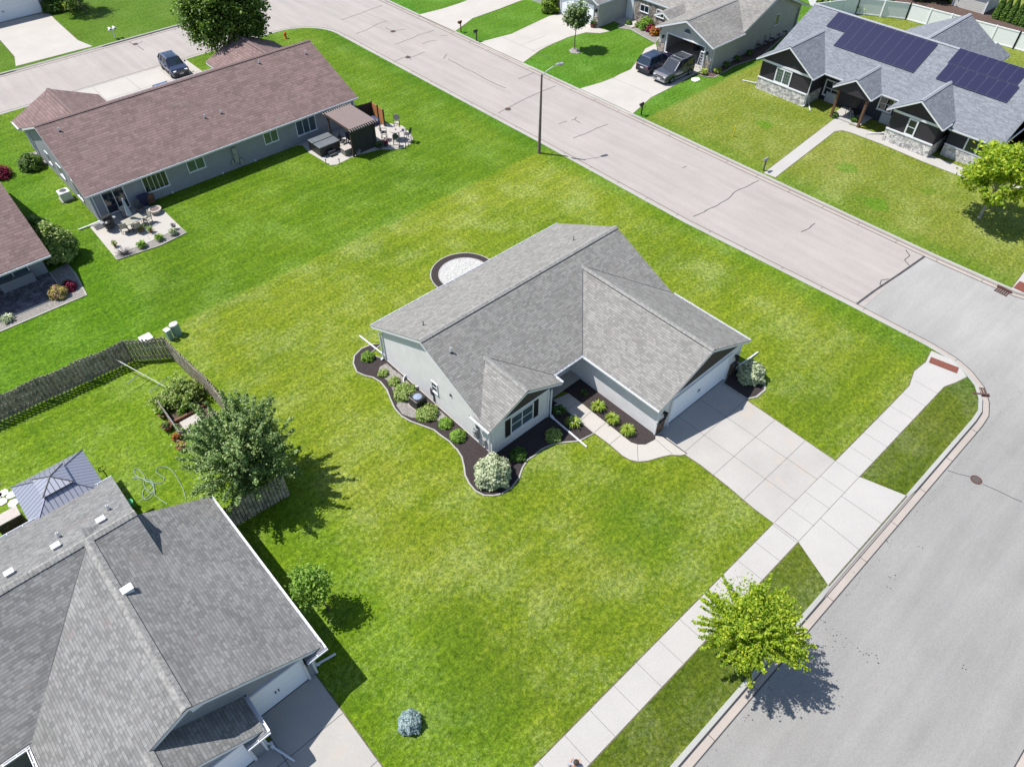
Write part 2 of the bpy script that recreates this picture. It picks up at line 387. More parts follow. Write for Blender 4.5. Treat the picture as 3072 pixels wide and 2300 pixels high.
def block(name,edge,extra,mat,label):
    mb=MB(); mb.ngon(edge+extra,0,0,side=-.16); return tag(mb.build(name,mat),label,kind='structure')
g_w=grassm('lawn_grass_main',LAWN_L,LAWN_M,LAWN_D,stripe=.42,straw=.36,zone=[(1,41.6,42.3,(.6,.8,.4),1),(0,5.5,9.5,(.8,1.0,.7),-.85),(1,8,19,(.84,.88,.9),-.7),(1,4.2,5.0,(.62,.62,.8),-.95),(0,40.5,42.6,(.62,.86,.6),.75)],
   patches=[(18.6,10.6,2.6,(.07,.14,.006),.4),(8.5,13.2,1.8,(.07,.13,.006),.35),(7.0,9.6,2.2,(.07,.125,.006),.4),(9.2,36.5,1.6,(.05,.1,.01),.0)])
g_ne=grassm('lawn_grass_ne',(.085,.135,.010),(.135,.17,.02),(.19,.2,.045),straw=.3,stripe=.2,zone=[(1,39.3,40.2,(.50,.9,.45),1),(0,54.0,55.5,(.7,.95,.6),-.6)],
   patches=[(61,31.5,.9,(.07,.17,.008),.6),(59.7,22.2,1.0,(.07,.17,.008),.6),(56.4,17.6,1.1,(.07,.17,.008),.65),(56.1,19.0,1.0,(.07,.15,.008),.4),(61.5,15.8,.8,(.07,.15,.008),.5)])
g_nw=grassm('lawn_grass_nw',sc(LAWN_L,.8),(.065,.135,.008),(.09,.16,.012),straw=.1,stripe=.2)
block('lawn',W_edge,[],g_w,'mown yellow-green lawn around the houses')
block('lawn',NE_edge,[(150,170)],g_ne,'lawn across the street in front of the dark house')
block('lawn',NW_edge,[(-90,170)],g_nw,'lawn beyond the upper left street')
block('lawn',SE_edge,[(150,-60),(-90,-60)],g_nw,'lawn at the lower right beyond the side road')
mb=MB(); mb.ngon([(-400,-400),(500,-400),(500,500),(-400,500)],-.3); tag(mb.build('ground',g_nw),'grass ground reaching the horizon',kind='structure')
ZR=-.12
mb=MB(); mb.box(-90,150,11.9,170,-.2,ZR)
def cracks(mb,z,*lines,wd=.07):
    random.seed(5)
    for L in lines:
        P=gp(L); out=[P[0]]
        for a,b in zip(P[:-1],P[1:]):
            n=max(1,int(math.dist(a,b)/.45))
            for i in range(1,n+1):
                t=i/n; out.append((a[0]+(b[0]-a[0])*t+random.uniform(-.04,.04),a[1]+(b[1]-a[1])*t+random.uniform(-.04,.04)))
        mb.strip(out,wd,z,1)
Z2=lambda *p: q(1024,0,S2,*p)
Z3=lambda *p: q(2048,0,S2,*p)
cracks(mb,ZR+.004,Z2((0,125),(85,95),(260,30)),Z2((92,215),(170,185),(235,150),(295,128)),Z2((285,175),(330,195),(415,183)),Z2((345,282),(450,245),(500,222),(600,192)),Z2((525,278),(570,262),(620,255)),
  Z2((350,388),(400,368),(460,362),(542,330)),Z2((425,352),(450,380)),Z2((662,375),(680,350),(685,345)),Z2((692,378),(790,430),(880,475),(960,520),(1065,565)),Z2((1148,505),(1225,475),(1255,462)),
  Z2((1018,725),(1085,690),(1180,640),(1290,590),(1390,550)),Z2((1408,795),(1462,778)),Z2((1490,772),(1512,768),(1525,752)),Z2((1512,768),(1550,790)),Z2((1503,888),(1600,850),(1660,820),(1725,798)),
  Z2((640,228),(690,222)),Z3((145,1360),(230,1320),(300,1275),(350,1228),(430,1195),(495,1162)),Z3((770,1494),(820,1470),(858,1437)),Z3((0,1080),(30,1070)),Z3((70,1395),(150,1360)),
  q(2672,700,S3,(150,145),(190,205),(135,240),(180,295)),q(2048,767,S2,(1340,143),(1290,150),(1280,180),(1300,190)),q(0,0,S2,(890,290),(930,320)),q(0,0,S2,(835,265),(860,280)),q(0,0,S2,(900,275),(918,262)))
tag(mb.build('street',[m_street,m_tar]),'pinkish grey concrete street with tar-sealed cracks',kind='structure')
mb=MB(); mb.box(-90,150,-60,11.898,-.2,ZR-.003)
mb.strip([(43.9,12.35),(46.2,12.25),(49.5,11.98),(52.9,11.75)],.16,ZR+.004,1)
cracks(mb,ZR+.005,q(2048,767,S2,(1950,1470),(2040,1510),(2150,1565),(2211,1590)),q(2048,767,S2,(1720,1380),(1870,1425)),wd=.035)
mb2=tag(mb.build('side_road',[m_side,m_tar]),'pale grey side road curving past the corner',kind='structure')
# drive-over aprons : (edge id, u or v range)
def kerb(name,path,wall,aprons,label,step=.35,pan=.62,side=1):
    # path runs along the back of kerb; the road lies to its left*side
    P=[Vector(p) for p in path]; pts=[]
    for a,b in zip(P[:-1],P[1:]):
        n=max(1,int((b-a).length/step)) if (b-a).length<120 else max(1,int((b-a).length/step))
        for i in range(n): pts.append(a.lerp(b,i/n))
    pts.append(P[-1])
    prof=[(-.02,0.012),(.2,.012),(.24,-.105),(pan,-.112),(pan,-.2)]; profa=[(-.02,.002),(.15,-.04),(.22,-.1),(pan,-.112),(pan,-.2)]
    V=[];m=len(prof)
    for i,p in enumerate(pts):
        a=pts[max(0,i-1)];b=pts[min(len(pts)-1,i+1)]; d=(b-a).normalized(); nn=Vector((-d.y,d.x))*side
        k=0
        for (ax,lo,hi) in aprons:
            c=p[ax]; k=max(k,min(1,max(0,min((c-lo+.5)/.5,(hi+.5-c)/.5))))
        for (o,z),(oa,za) in zip(prof,profa):
            o2=o+(oa-o)*k; z2=z+(za-z)*k; V.append((p.x+nn.x*o2,p.y+nn.y*o2,z2))
    mb=MB(); fs=[]; fa=[]
    for i in range(len(pts)-1):
        for j in range(m-1):
            f=[i*m+j,i*m+j+1,(i+1)*m+j+1,(i+1)*m+j]; (fa if j==0 else fs).append(f if side<0 else f[::-1])
    mb.add(V,fs); mb.add(V,fa,2)
    L0=[p+Vector((-(pts[min(len(pts)-1,i+1)]-pts[max(0,i-1)]).normalized().y,(pts[min(len(pts)-1,i+1)]-pts[max(0,i-1)]).normalized().x))*side*.265 for i,p in enumerate(pts)]
    mb.strip(L0,.045,-.1,1)
    acc=0; last=pts[0]
    for i in range(1,len(pts)-1):
        acc+=(pts[i]-last).length; last=pts[i]
        if acc>3.0:
            acc=0; d=(pts[i+1]-pts[i]).normalized(); nn=Vector((-d.y,d.x))*side
            a=pts[i]+nn*.2; b=pts[i]+nn*pan; mb.strip([a,b],.025,-.098,1)
    # gap between pan and road
    L=[p+Vector((-(pts[min(len(pts)-1,i+1)]-pts[max(0,i-1)]).normalized().y,(pts[min(len(pts)-1,i+1)]-pts[max(0,i-1)]).normalized().x))*side*(pan+.02) for i,p in enumerate(pts)]
    mb.strip(L,.05,-.105,1)
    return tag(mb.build(name,[m_kerb,m_tar,m_kerbtop]),label,kind='structure')
we=[(-30,81.2)]+W_edge[1:-1]+[(-12,2.2)]
kerb('kerb',we,0,[(1,12.0,12.01)][:0]+[(0,23.0,31.5)],'kerb round the corner lot',side=1)
kerb('kerb',[(53.3,125)]+NE_edge[1:-1]+[(90,2.2)],0,[(1,67.8,74.2),(1,55.6,63.2),(1,41.6,48.2)],'kerb on the far side of the street',side=-1)
kerb('kerb',[(-20,90.7)]+NW_edge[1:-1]+[(42.9,140)],0,[(0,13.0,21.6)],'kerb on the far side of the upper left street',side=-1)
kerb('kerb',[(-12,-8.15),(60,-8.15)],0,[],'kerb of the side road at the lower right',side=1)
# pavement
def slabsheet(name,pts,z,mat,label,joints=(),jw=.022,kind='structure'):
    mb=MB(); mb.ngon(pts,z,0,side=z-.03)
    for a,b in joints: mb.strip([a,b],jw,z+.004,1)
    if name in ('sidewalk','driveway','front_walk','driveway_apron'): mb.strip(pts,.13,z-.008,2,closed=True)
    return tag(mb.build(name,[mat,m_joint,m_edge_soil]),label,kind=kind)
sw=[(-15,6.03),(24.4,6.03),(30.5,6.03),(36.6,6.02),(39.2,6.05),(40.6,6.45),(41.9,6.35),(43.2,6.6),(43.35,5.3),(42.85,4.3),(42.6,4.0),(41.6,4.25),(40.7,4.57),(30.5,4.57),(24.4,4.57),(-15,4.5)]
slabsheet('sidewalk',sw,.016,m_walk,'pale concrete sidewalk running past the driveway',[((u,4.5),(u,6.03)) for u in np.arange(-14.6,40,1.555)]+[((-15,4.57),(-14,4.57))],.02)
slabsheet('driveway',[(24.4,14.2),(31.4,14.2),(30.9,13.9),(30.63,12.1),(30.5,6.03),(24.4,6.03),(24.4,7.3),(24.55,9.0),(24.62,11.0)],.012,m_drive,'concrete driveway of the middle house',
  [((24.5,10.1),(30.6,10.1)),((24.4,8.0),(30.5,8.0)),((24.5,12.2),(30.6,12.2)),((26.5,6.03),(26.5,14.2)),((28.6,6.03),(28.6,14.2)),((24.4,6.05),(30.5,6.05)),((24.42,6.0),(24.42,4.6))],.025)
slabsheet('driveway_apron',[(24.4,4.57),(30.5,4.57),(31.25,2.2),(23.35,2.2)],.012,m_walk,'concrete apron between sidewalk and kerb',[((26.5,4.57),(26.3,2.2)),((28.6,4.57),(28.6,2.2)),((24.4,4.56),(30.5,4.56))],.025)
wl=q(1640,1180,S3,(65,60),(200,160),(330,265),(450,375),(600,485),(720,590),(790,630),(870,648),(960,640),(1100,600),(1180,583),(1269,588))
wr=q(1640,1180,S3,(210,0),(420,165),(720,400),(800,465),(870,488),(940,480),(1020,440))
wp=gp(wl+[(2060,1362)])+[(24.6,13.9),(24.3,14.1)]+gp(wr[::-1])
J=lambda a,b:tuple(gp(q(1640,1180,S3,a,b)))
slabsheet('front_walk',wp,.02,m_drive2,'curved concrete walk from driveway to front door',[J((190,160),(290,88)),J((320,262),(425,172)),J((455,370),(560,282)),J((598,487),(705,400)),J((870,648),(862,490)),J((1195,578),(1040,440))],.03)
slabsheet('front_step',[(20.75,20.15),(24.45,20.2),(24.45,21.2),(20.75,21.2)],.14,m_drive2,'concrete porch slab under the entry eaves')
# neighbour driveways
slabsheet('driveway',[(-14,14.3),(-14,2.2),(2.22,2.2),(2.22,15.5),(-.6,15.5),(-.6,14.3)],.012,m_drive,'concrete driveway of the lower left grey house',[((-.62,2.2),(-.62,15.4)),((-3.5,2.2),(-3.5,14)),((-14,10.6),(2.2,10.6)),((-14,13.2),(2.2,13.2))],.035)
Zc=lambda *p: gp(q(1380,0,S3,*p))
slabsheet('driveway',Zc((180,405),(490,325),(850,155),(970,130))+[(66.1,57.65)]+gp(q(1640,0,S5,(860,470),(1050,520),(880,555),(650,540),(350,620),(0,775)))+Zc((760,480),(600,598)),.012,m_drive2,'concrete driveway with white garage across the street',
   [((56,58),(60,58)),((56,60),(60,60)),((56.2,55),(56.2,63))],.03)
slabsheet('driveway',gp(q(1640,0,S5,(550,1470),(900,1370),(1110,1290)))+gp(q(1860,60,S5,(0,900),(180,820),(370,560),(420,480),(590,395)))+[(66.2,48.8),(66.2,41.8)]+gp(q(1860,60,S5,(1310,850),(1220,910),(780,1150),(520,1280),(215,1550))),.012,m_drive2,'concrete driveway holding two parked cars',
   [tuple(gp(q(1640,0,S5,(1110,1300),(1730,1560)))),((62.6,41.9),(62.6,48))],.03)
slabsheet('driveway',gp(q(1024,0,S2,(500,97),(650,60),(760,25),(850,-10),(1400,-160),(1300,-60),(1180,0),(1150,10),(1020,60),(850,120),(790,165),(735,205))),.012,m_drive2,'concrete driveway at the top of the picture')
slabsheet('driveway',gp(q(0,0,S3,(150,632),(140,540),(0,380),(-120,200),(-100,240),(0,218)))+[(15,104.8),(21.3,104.6)]+gp(q(0,0,S3,(465,125),(520,185),(740,385),(880,442))),.012,m_drive2,'wide concrete driveway in the upper left corner')
slabsheet('driveway',[(13.2,81.2),(14.0,79),(14.5,73),(27.1,73),(27.1,81.2)],.012,m_drive2,'concrete driveway behind the red roofed house',[((20.6,73),(20.6,81)),((14,77.5),(27,77.5)),((17.2,77.5),(17.2,81)),((24,73),(24,81))],.03)
Zd=lambda *p: gp(q(2048,0,S2,*p))
slabsheet('front_walk',Zd((525,1122),(990,765),(1060,770),(1080,810),(1310,880),(1590,1000),(1850,1100),(1980,1160),(1960,1220),(1830,1155),(1550,1045),(1290,935),(1090,860),(1030,845),(985,852),(600,1150)),.016,m_walk,'white concrete walk to the dark house',
   [tuple(Zd((1010,800),(1060,790))),tuple(Zd((1200,850),(1180,900)))],.02)
slabsheet('sidewalk',[(53.6,5.75),(56.2,5.94),(57.2,6.3),(80,6.3),(80,4.0),(56,4.0),(54.0,4.2),(53.6,5.2)],.014,m_walk,'sidewalk ramp at the right picture edge')
slabsheet('side_path',[(67.4,11.4),(67.4,7.4),(75,7.4),(75,13.6),(69.3,13.6),(68.9,11.4)],.012,m_walk,'pale concrete beside the dark house')
# beds
def bed(name,pts,mat,label,z=.03,edge=True,ew=.12,kind='structure'):
    mb=MB(); mb.ngon(pts,z,0,side=-.01)
    if edge: mb.strip(pts,ew,z+.02,1,closed=True)
    return tag(mb.build(name,[mat,m_edge]),label,kind=kind)
Zm=lambda *p: gp(q(1024,600,S2,*p))
b1=Zm((262,935),(200,935),(130,965),(85,1010),(78,1060),(100,1115),(150,1138),(205,1150),(255,1180),(295,1230),(318,1290),(345,1350),(390,1400),(450,1435),(520,1460),(600,1490),(650,1530),(700,1565),(740,1610))
b1+=gp(q(1200,1300,S3,(540,150),(590,230),(610,320),(620,400),(660,480),(720,550),(800,590),(890,593),(970,575),(1060,520),(1130,430),(1165,330),(1215,250)))
b1+=gp(q(1400,1100,S5,(1110,1480),(1240,1370),(1400,1300),(1560,1260),(1800,1240),(1900,1215),(2110,1105)))
b1+=gp(q(1640,1180,S3,(330,275),(200,170),(70,70)))+[(21.9,20.3),(20.75,20.3),(20.7,19.4),(16.4,19.4),(16.4,29.7),(15.9,30.9)]
bed('mulch_bed',b1,m_mulch,'dark mulch bed wrapping the middle house',.03,True,.09)
bed('gravel_patch',gp(q(1080,960,S5,(440,720),(560,830),(640,880),(900,1130),(1000,1250),(1200,1400),(1500,1656),(1450,1720),(1200,1640),(850,1620),(700,1560),(600,1420),(640,1350),(560,1200),(470,1020),(360,940),(300,860),(330,780))),m_gravel,'pale gravel patch in the bed by the end wall',.042,False)
bed('mulch_bed',gp(q(1640,1180,S3,(215,0)))+[(22.9,20.25),(24.45,20.2),(24.45,14.2),(24.4,14.15)]+gp(q(1640,1180,S3,(1035,437),(940,487),(870,486),(800,462),(720,398),(420,162),(370,115))),m_mulch,'mulch bed between front walk and garage wall',.03,False)
bed('mulch_bed',[(31.4,14.15),(30.7,13.95),(30.72,12.2),(31.3,11.9),(32.2,11.9),(32.8,12.4),(33.2,13.2),(33.1,14.1),(32.6,14.7),(32.1,15.4)],m_mulch,'mulch bed right of the garage door')
mb=MB(); mb.ngon(arc(25.75,33.2,2.4,0,360,40)[:-1],.03,0,side=-.01); mb.ngon(arc(25.75,33.15,1.85,0,360,36)[:-1],.045,1); mb.strip(arc(25.75,33.2,2.42,0,360,40)[:-1],.08,.06,2,closed=True); mb.strip(arc(25.75,33.15,1.87,0,360,40)[:-1],.06,.055,2,closed=True)
tag(mb.build('fire_pit_circle',[m_mulch,m_white_rock,m_edge]),'round bed of white gravel ringed with dark mulch',kind='structure')
slabsheet('patio',gp(q(200,480,S5,(400,1130),(830,1650),(1990,1210),(1600,830),(1330,760)))+[(11.5,57.5),(8.0,57.5)],.03,m_drive2,'concrete patio behind the red roofed house',[tuple(gp(q(200,480,S5,(1240,1080),(1380,1320))))])
bed('stone_border',gp(q(200,480,S5,(795,1600),(850,1656),(1560,1420),(1990,1210),(1890,1130),(1680,1220),(1300,1400),(1080,1480))),m_gravel,'stony planting border along the patio edge',.045,True,.07)
pc=q(900,270,S5,(40,920),(160,1050),(300,1130),(430,1210),(510,1250),(610,1240),(720,1190),(830,1130),(960,1080),(1330,985),(1560,990),(1720,960),(1840,890),(1870,810),(1830,720),(1700,600),(1500,560),(1400,560))
slabsheet('patio',gp(pc)+[(34.6,57.3),(26.4,57.4)],.03,m_drive2,'curved concrete patio round the pergola and hot tub')
slabsheet('patio',[(3.56,53.6),(3.55,50.25),(-8,50.3),(-8,53.6)],.03,m_stamp,'dark stamped concrete patio at the left edge')
slabsheet('patio_border',[(3.6,50.28),(3.6,50.05),(-8,50.05),(-8,50.28)],.05,m_drive2,'pale border strip of the stamped patio')
bed('stone_border',[(4.9,51.9),(4.6,49.05),(3.2,49.1),(-8,49.15),(-8,50.05),(3.5,50.05),(3.6,53.3),(4.9,53.6)],m_gravel,'gravel planting bed beside the stamped patio')
bed('mulch_bed',gp(q(2048,0,S2,(85,480),(120,495),(200,505),(260,475),(330,430),(500,375),(720,180),(690,160),(300,350),(190,465))),m_redmulch,'narrow bed beside the open garage wall',.03,True,.12)
bed('mulch_bed',gp(q(1640,0,S5,(1170,465),(1400,500),(1560,590),(1800,720),(1850,640),(1830,560),(1560,400),(1330,330),(1220,420))),m_gravel,'planting bed below the stone wall',.03,True,.16)
bed('mulch_bed',gp(q(1640,0,S5,(365,840),(420,800),(480,800),(540,830),(560,880),(500,900),(400,885))),m_rock,'small stone ring round the slender tree',.04,False)
bed('mulch_bed',[(98.3,40),(98.3,20),(108,20),(108,40)],m_redmulch,'brown mulch bed behind the white fence',.03,False)
bed('gravel_patch',gp(q(2260,0,S3,(540,50),(600,75),(1000,130),(1269,60),(1100,-60),(500,-60))),m_white_rock,'pale stone bed behind the dark house',.03,False)
bed('garden_bed',[(4.0,35.6),(6.2,35.6),(6.2,32.2),(3.9,32.3)],m_redmulch,'raised garden soil inside the small picket fence',.05,False)
bed('planting_bed',gp(q(0,0,S2,(150,1000),(160,1050),(300,1070),(320,1050),(240,980))),m_gravel,'bare stony strip beside the red roofed house end wall',.03,False)
# stepping stones
random.seed(3)
for i,(x,y) in enumerate(((60,765),(200,800),(30,920),(225,930),(-60,830),(-80,640))):
    c=gp(q(0,1340,S5,(x,y)))[0]; pts=[(c[0]+.3*random.uniform(.75,1.1)*math.cos(t),c[1]+.3*random.uniform(.75,1.1)*math.sin(t)) for t in np.arange(0,6.28,.9)]
    mb=MB(); mb.ngon(pts,.04,0,side=0)
    tag(mb.build('stepping_stone',m_flag),['pale stepping stone closest to the gazebo roof edge','pale stepping stone touching the gazebo roof edge','pale stepping stone at the left picture edge','pale stepping stone just above the brick chimney block','pale stepping stone cut by the left edge','pale stepping stone farthest up the left edge'][i],'stepping stone','stepping stones by the gazebo')
# drains, covers, tactile pads
def cover(name,c,r,mat,label,group='round covers in the road',z=-.108):
    mb=MB(); mb.lathe([(r,0),(r,.008),(r*.82,.008),(r*.8,.002)],(c[0],c[1],z),18,0)
    for k in range(-3,4):
        x=r*.72*k/3.6; h=math.sqrt(max(.01,(r*.7)**2-x*x)); mb.box(c[0]+x-.02,c[0]+x+.02,c[1]-h,c[1]+h,z+.003,z+.014,1)
    return tag(mb.build(name,[mat,m_grate if mat is m_iron else m_iron]),label,'manhole cover',group)
for c,l,mm in (((35.26,.08),'round slotted drain cover in the grey side road',m_grate),((45.28,50.02),'manhole cover ringed with sealer beside the lamp post',m_iron),((45.21,66.02),'manhole cover with a crack line at the near kerb, farther up the street',m_iron),((48.16,72.77),'manhole cover in the middle of the street, near the top of the picture',m_iron),((24.86,88.89),'manhole cover in front of the twin mailbox',m_iron)):
    cover('manhole_cover',c,.31,mm,l)
def inlet(c,ang,label,z=-.1):
    t=thing('storm_drain',label,'drain',(c[0],c[1],z),ang,'storm drains at the kerb')
    mb=MB()
    for k in range(6): mb.box(-.42+.15*k,-.34+.15*k,-.24,.24,0,.03)
    mb.box(-.46,.46,-.28,-.24,0,.035); mb.box(-.46,.46,.24,.28,0,.035); mb.build('grate',m_grate,t,world=False)
    mb=MB(); mb.box(-.5,.5,.28,.42,0,.125); mb.build('inlet_head',m_grate,t,world=False)
inlet((42.05,2.98),R(132),'rusty storm drain on the curve beside the grass strip')
inlet(gp(q(2672,700,S3,(1065,545)))[0],R(-92),'rusty storm drain by the lawn corner at the right edge')
mb=MB(); mb.M=Matrix.Translation((42.5,5.45,.03))@Matrix.Rotation(R(103),4,'Z'); mb.box(-.85,.85,-.3,.3,0,.012); tag(mb.build('tactile_pad',m_pad),'rust red tactile pad on the corner ramp','tactile pad','tactile pads')
mb=MB(); mb.M=Matrix.Translation((*gp(q(2048,767,S2,(2215,215)))[0],.03)); mb.box(-.5,.6,-.3,.6,0,.012); tag(mb.build('tactile_pad',m_pad),'rust red tactile pad cut by the right picture edge','tactile pad','tactile pads')

# windblown grit on the side road
mb=MB(); rr=np.random.default_rng(4)
tr=[gp(q(2048,1533,S2,p))[0] for p in ((950,735),(1000,775),(1070,840),(1150,880),(1210,925),(1250,980),(920,825),(990,855),(1000,910),(900,695),(1130,440),(1340,200),(1320,492),(1545,222),(1370,430),(1260,955),(1815,1000),(450,1350),(470,1235),(545,1265))]
for c in tr:
    for k_ in range(int(rr.integers(2,6))):
        x=c[0]+rr.normal()*.14; y=c[1]+rr.normal()*.14; s_=rr.uniform(.012,.035); mb.lathe([(s_,0),(s_*.8,s_*.6),(s_*.2,s_)],(x,y,-.122),5)
for k_ in range(160):
    x=rr.uniform(8,44); y=1.35-abs(rr.normal())*.16; s_=rr.uniform(.008,.022); mb.lathe([(s_,0),(s_*.6,s_)],(x,y,-.122),5)
tag(mb.build('road_grit',m_tar),'scattered dark grit and leaf scraps on the side road',kind='stuff')
# ---------------------------------------------------------------- house materials
m_roof_main=shingle('grey_shingles',[(.20,.194,.182),(.165,.16,.15),(.25,.242,.226)],wd=.24,patch=.1,tint=(.21,.18,.165))
m_roof_near=shingle('weathered_grey_shingles',[(.2,.197,.192),(.18,.178,.176),(.16,.16,.156)],wd=.21,rh=.145,con=.2,patch=.2,tint=(.2,.16,.145))
m_roof_red=shingle('red_brown_shingles',[(.175,.12,.113),(.15,.102,.096),(.205,.145,.137)],patch=.12,rh=.26,wd=.42,con=.15,tint=(.15,.14,.13))
m_roof_blue=shingle('blue_grey_shingles',[(.17,.18,.205),(.2,.21,.235),(.15,.16,.18)],patch=.06,con=.16)
m_roof_tan=shingle('tan_grey_shingles',[(.22,.21,.195),(.17,.16,.148),(.26,.25,.23)])
m_cap=plain('ridge_shingles',(.21,.205,.195),.9,var=.3,scale=7)
m_capn=plain('ridge_shingles_near',(.21,.205,.195),.9,var=.35,scale=7)
m_capr=plain('ridge_shingles_red',(.15,.105,.10),.9,var=.2,scale=7)
m_capb=plain('ridge_shingles_blue',(.25,.26,.29),.9,var=.15,scale=7)
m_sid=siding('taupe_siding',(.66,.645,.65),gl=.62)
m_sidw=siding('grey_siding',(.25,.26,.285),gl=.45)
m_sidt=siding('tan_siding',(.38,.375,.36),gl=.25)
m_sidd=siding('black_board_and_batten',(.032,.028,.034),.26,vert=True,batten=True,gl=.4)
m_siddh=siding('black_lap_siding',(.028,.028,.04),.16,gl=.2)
m_shake=siding('brown_shake',(.045,.038,.036),.18,vert=True,gl=.4)
m_stoneb=stone('brown_ledgestone',(.17,.12,.095),(.11,.08,.07),(.05,.04,.035),.3,.09)
m_stonew=stone('pale_ledgestone',(.6,.59,.58),(.45,.44,.44),(.22,.21,.21),.4,.12)
m_stonef=stone('field_stone_wall',(.34,.3,.27),(.16,.145,.14),(.1,.095,.09),.32,.22)
m_brick=stone('dark_brick',(.11,.07,.055),(.08,.05,.045),(.12,.1,.09),.25,.09)
m_gdoor=N('garage_door_white')
k=m_gdoor; sp_=k.n('ShaderNodeSeparateXYZ'); k.l(k.pos(),sp_.inputs[0]); fr_=k.math('FRACT',k.math('DIVIDE',sp_.outputs[2],.53)); m_gdoor=k.out(k.mix(k.mr(fr_,0,.035,.75,0),(.78,.8,.85),(.35,.37,.42)),.5,0,.35)
m_pv=N('solar_cells'); k=m_pv; m_pv=k.out((.012,.012,.045),.35,0,.35)
m_pvf=plain('panel_frame',(.07,.075,.13),.4)
m_metalroof=N('standing_seam'); k=m_metalroof; u_=k.uv(); sp_=k.n('ShaderNodeSeparateXYZ'); k.l(u_,sp_.inputs[0]); fr_=k.math('FRACT',k.math('DIVIDE',sp_.outputs[0],.24))
k.bump(k.mr(fr_,0,.16,1,0),.6,.03); m_metalroof=k.out(k.mix(k.mr(fr_,.08,.2,.75,0),(.27,.28,.33),(.09,.09,.13)),.38,.45,.5)
def house(name,label,loc,cat='house'): return thing(name,label,cat,loc)
def roofset(parent,planes,mat,fascia=True,t=.05,ft=.16,name='roof'):
    mb=MB()
    for p in planes: mb.slab(p,t)
    r=mb.build(name,mat,parent)
    if fascia:
        mf=MB()
        for p in planes: mf.slab(p,ft,0,down=t+.001)
        mf.build('fascia',m_white,parent)
    return r
def ridge(parent,p0,p1,slope,mat,wd=.17,raise_=.045,seg=.2,name='ridge_cap',vent=False):
    p0=Vector(p0);p1=Vector(p1); L=(p1-p0).length; d=(p1-p0).normalized(); n=Vector((-d.y,d.x,0)).normalized(); mb=MB()
    k=max(1,int(L/seg))
    for i in range(k):
        a=p0+d*(L*i/k); b=p0+d*(L*(i+1)/k+.03)
        z0=raise_; z1=raise_+.018
        for s in (-1,1):
            e=n*s*wd; dz=Vector((0,0,-wd*slope))
            A=a+Vector((0,0,z0));B=b+Vector((0,0,z1))
            A2=a+e+dz+Vector((0,0,z0));B2=b+e+dz+Vector((0,0,z1))
            lo=Vector((0,0,-.05))
            mb.add([A,B,B2,A2,B+lo,B2+lo,A2+lo*1.2],[[0,1,2,3],[1,4,5,2],[3,2,5,6]])
    if vent:
        for s in (-1,1):
            a=p0+d*.6+n*s*(wd+.005)+Vector((0,0,-wd*slope+.0)); b=p1-d*.6+n*s*(wd+.005)+Vector((0,0,-wd*slope+.0))
            mb.add([a,b,b+Vector((0,0,.045)),a+Vector((0,0,.045))],[[0,1,2,3]],1)
    return mb.build(name,[mat,m_black],parent)
def gutter(parent,p0,p1,out,name='gutter',w=.12,h=.11,hang=.75):
    p0=Vector(p0);p1=Vector(p1); o=Vector((out[0],out[1],0)).normalized(); mb=MB(); up=Vector((0,0,1)); d=(p1-p0).normalized()
    def pl(a0,a1,z0,z1):
        P=[]
        for p in (p0,p1):
            for a,z in ((a0,z0),(a1,z0),(a1,z1),(a0,z1)): P.append(p+o*a+up*z)
        mb.add(P,[(0,1,2,3),(7,6,5,4),(0,4,5,1),(1,5,6,2),(2,6,7,3),(3,7,4,0)])
    pl(.01,w,-h-.02,-h); pl(w-.015,w+.01,-h,-.01); pl(0.005,.02,-h,-.03)
    n=int((p1-p0).length/hang)
    for i in range(1,n+1):
        c=p0+d*((p1-p0).length*i/(n+1)); mb.add([c+o*.02-d*.015+up*-.02,c+o*w-d*.015+up*-.02,c+o*w+d*.015+up*-.02,c+o*.02+d*.015+up*-.02],[[0,1,2,3]])
    for e in (p0,p1): mb.add([e+o*.01+up*-h,e+o*w+up*-h,e+o*w,e+o*.01],[[0,1,2,3]])
    return mb.build(name,m_whitegut,parent)
def downspout(parent,x,y,ztop,dx,dy,mat=None,ext=None,name='downspout'):
    mb=MB(); mb.box(x-.045,x+.045,y-.035,y+.035,.15,ztop)
    mb.bar((x,y,.18),(x+dx*.18,y+dy*.18,.08),.09,.07)
    return mb.build(name,mat or m_whitegut,parent)
def spout(p0,p1,label,z0=.16,z1=.06,parent=None):
    a=Vector((p0[0],p0[1],z0)); b=Vector((p1[0],p1[1],z1)); mb=MB(); mb.bar(a,b,.085,.07); mb.bar(a+(a-b).normalized()*.05+Vector((0,0,.03)),a+(b-a)*.08+Vector((0,0,.012)),.13,.1)
    return tag(mb.build('downspout_extension',m_whitegut),label,'downspout','downspout extensions lying on the lawns')
def pieces(name,mat,parent,*bx):
    for b in bx: m=MB(); m.box(*b); m.build(name,mat,parent)
AX={'-v':(Vector((1,0,0)),Vector((0,-1,0))),'-u':(Vector((0,-1,0)),Vector((-1,0,0))),'+v':(Vector((-1,0,0)),Vector((0,1,0))),'+u':(Vector((0,1,0)),Vector((1,0,0)))}
def frame(c,face):    # matrix: local x along the wall, y outwards, z up
    t,n=AX[face]; M=Matrix(((t.x,n.x,0,c[0]),(t.y,n.y,0,c[1]),(t.z,n.z,1,c[2]),(0,0,0,1))); return M
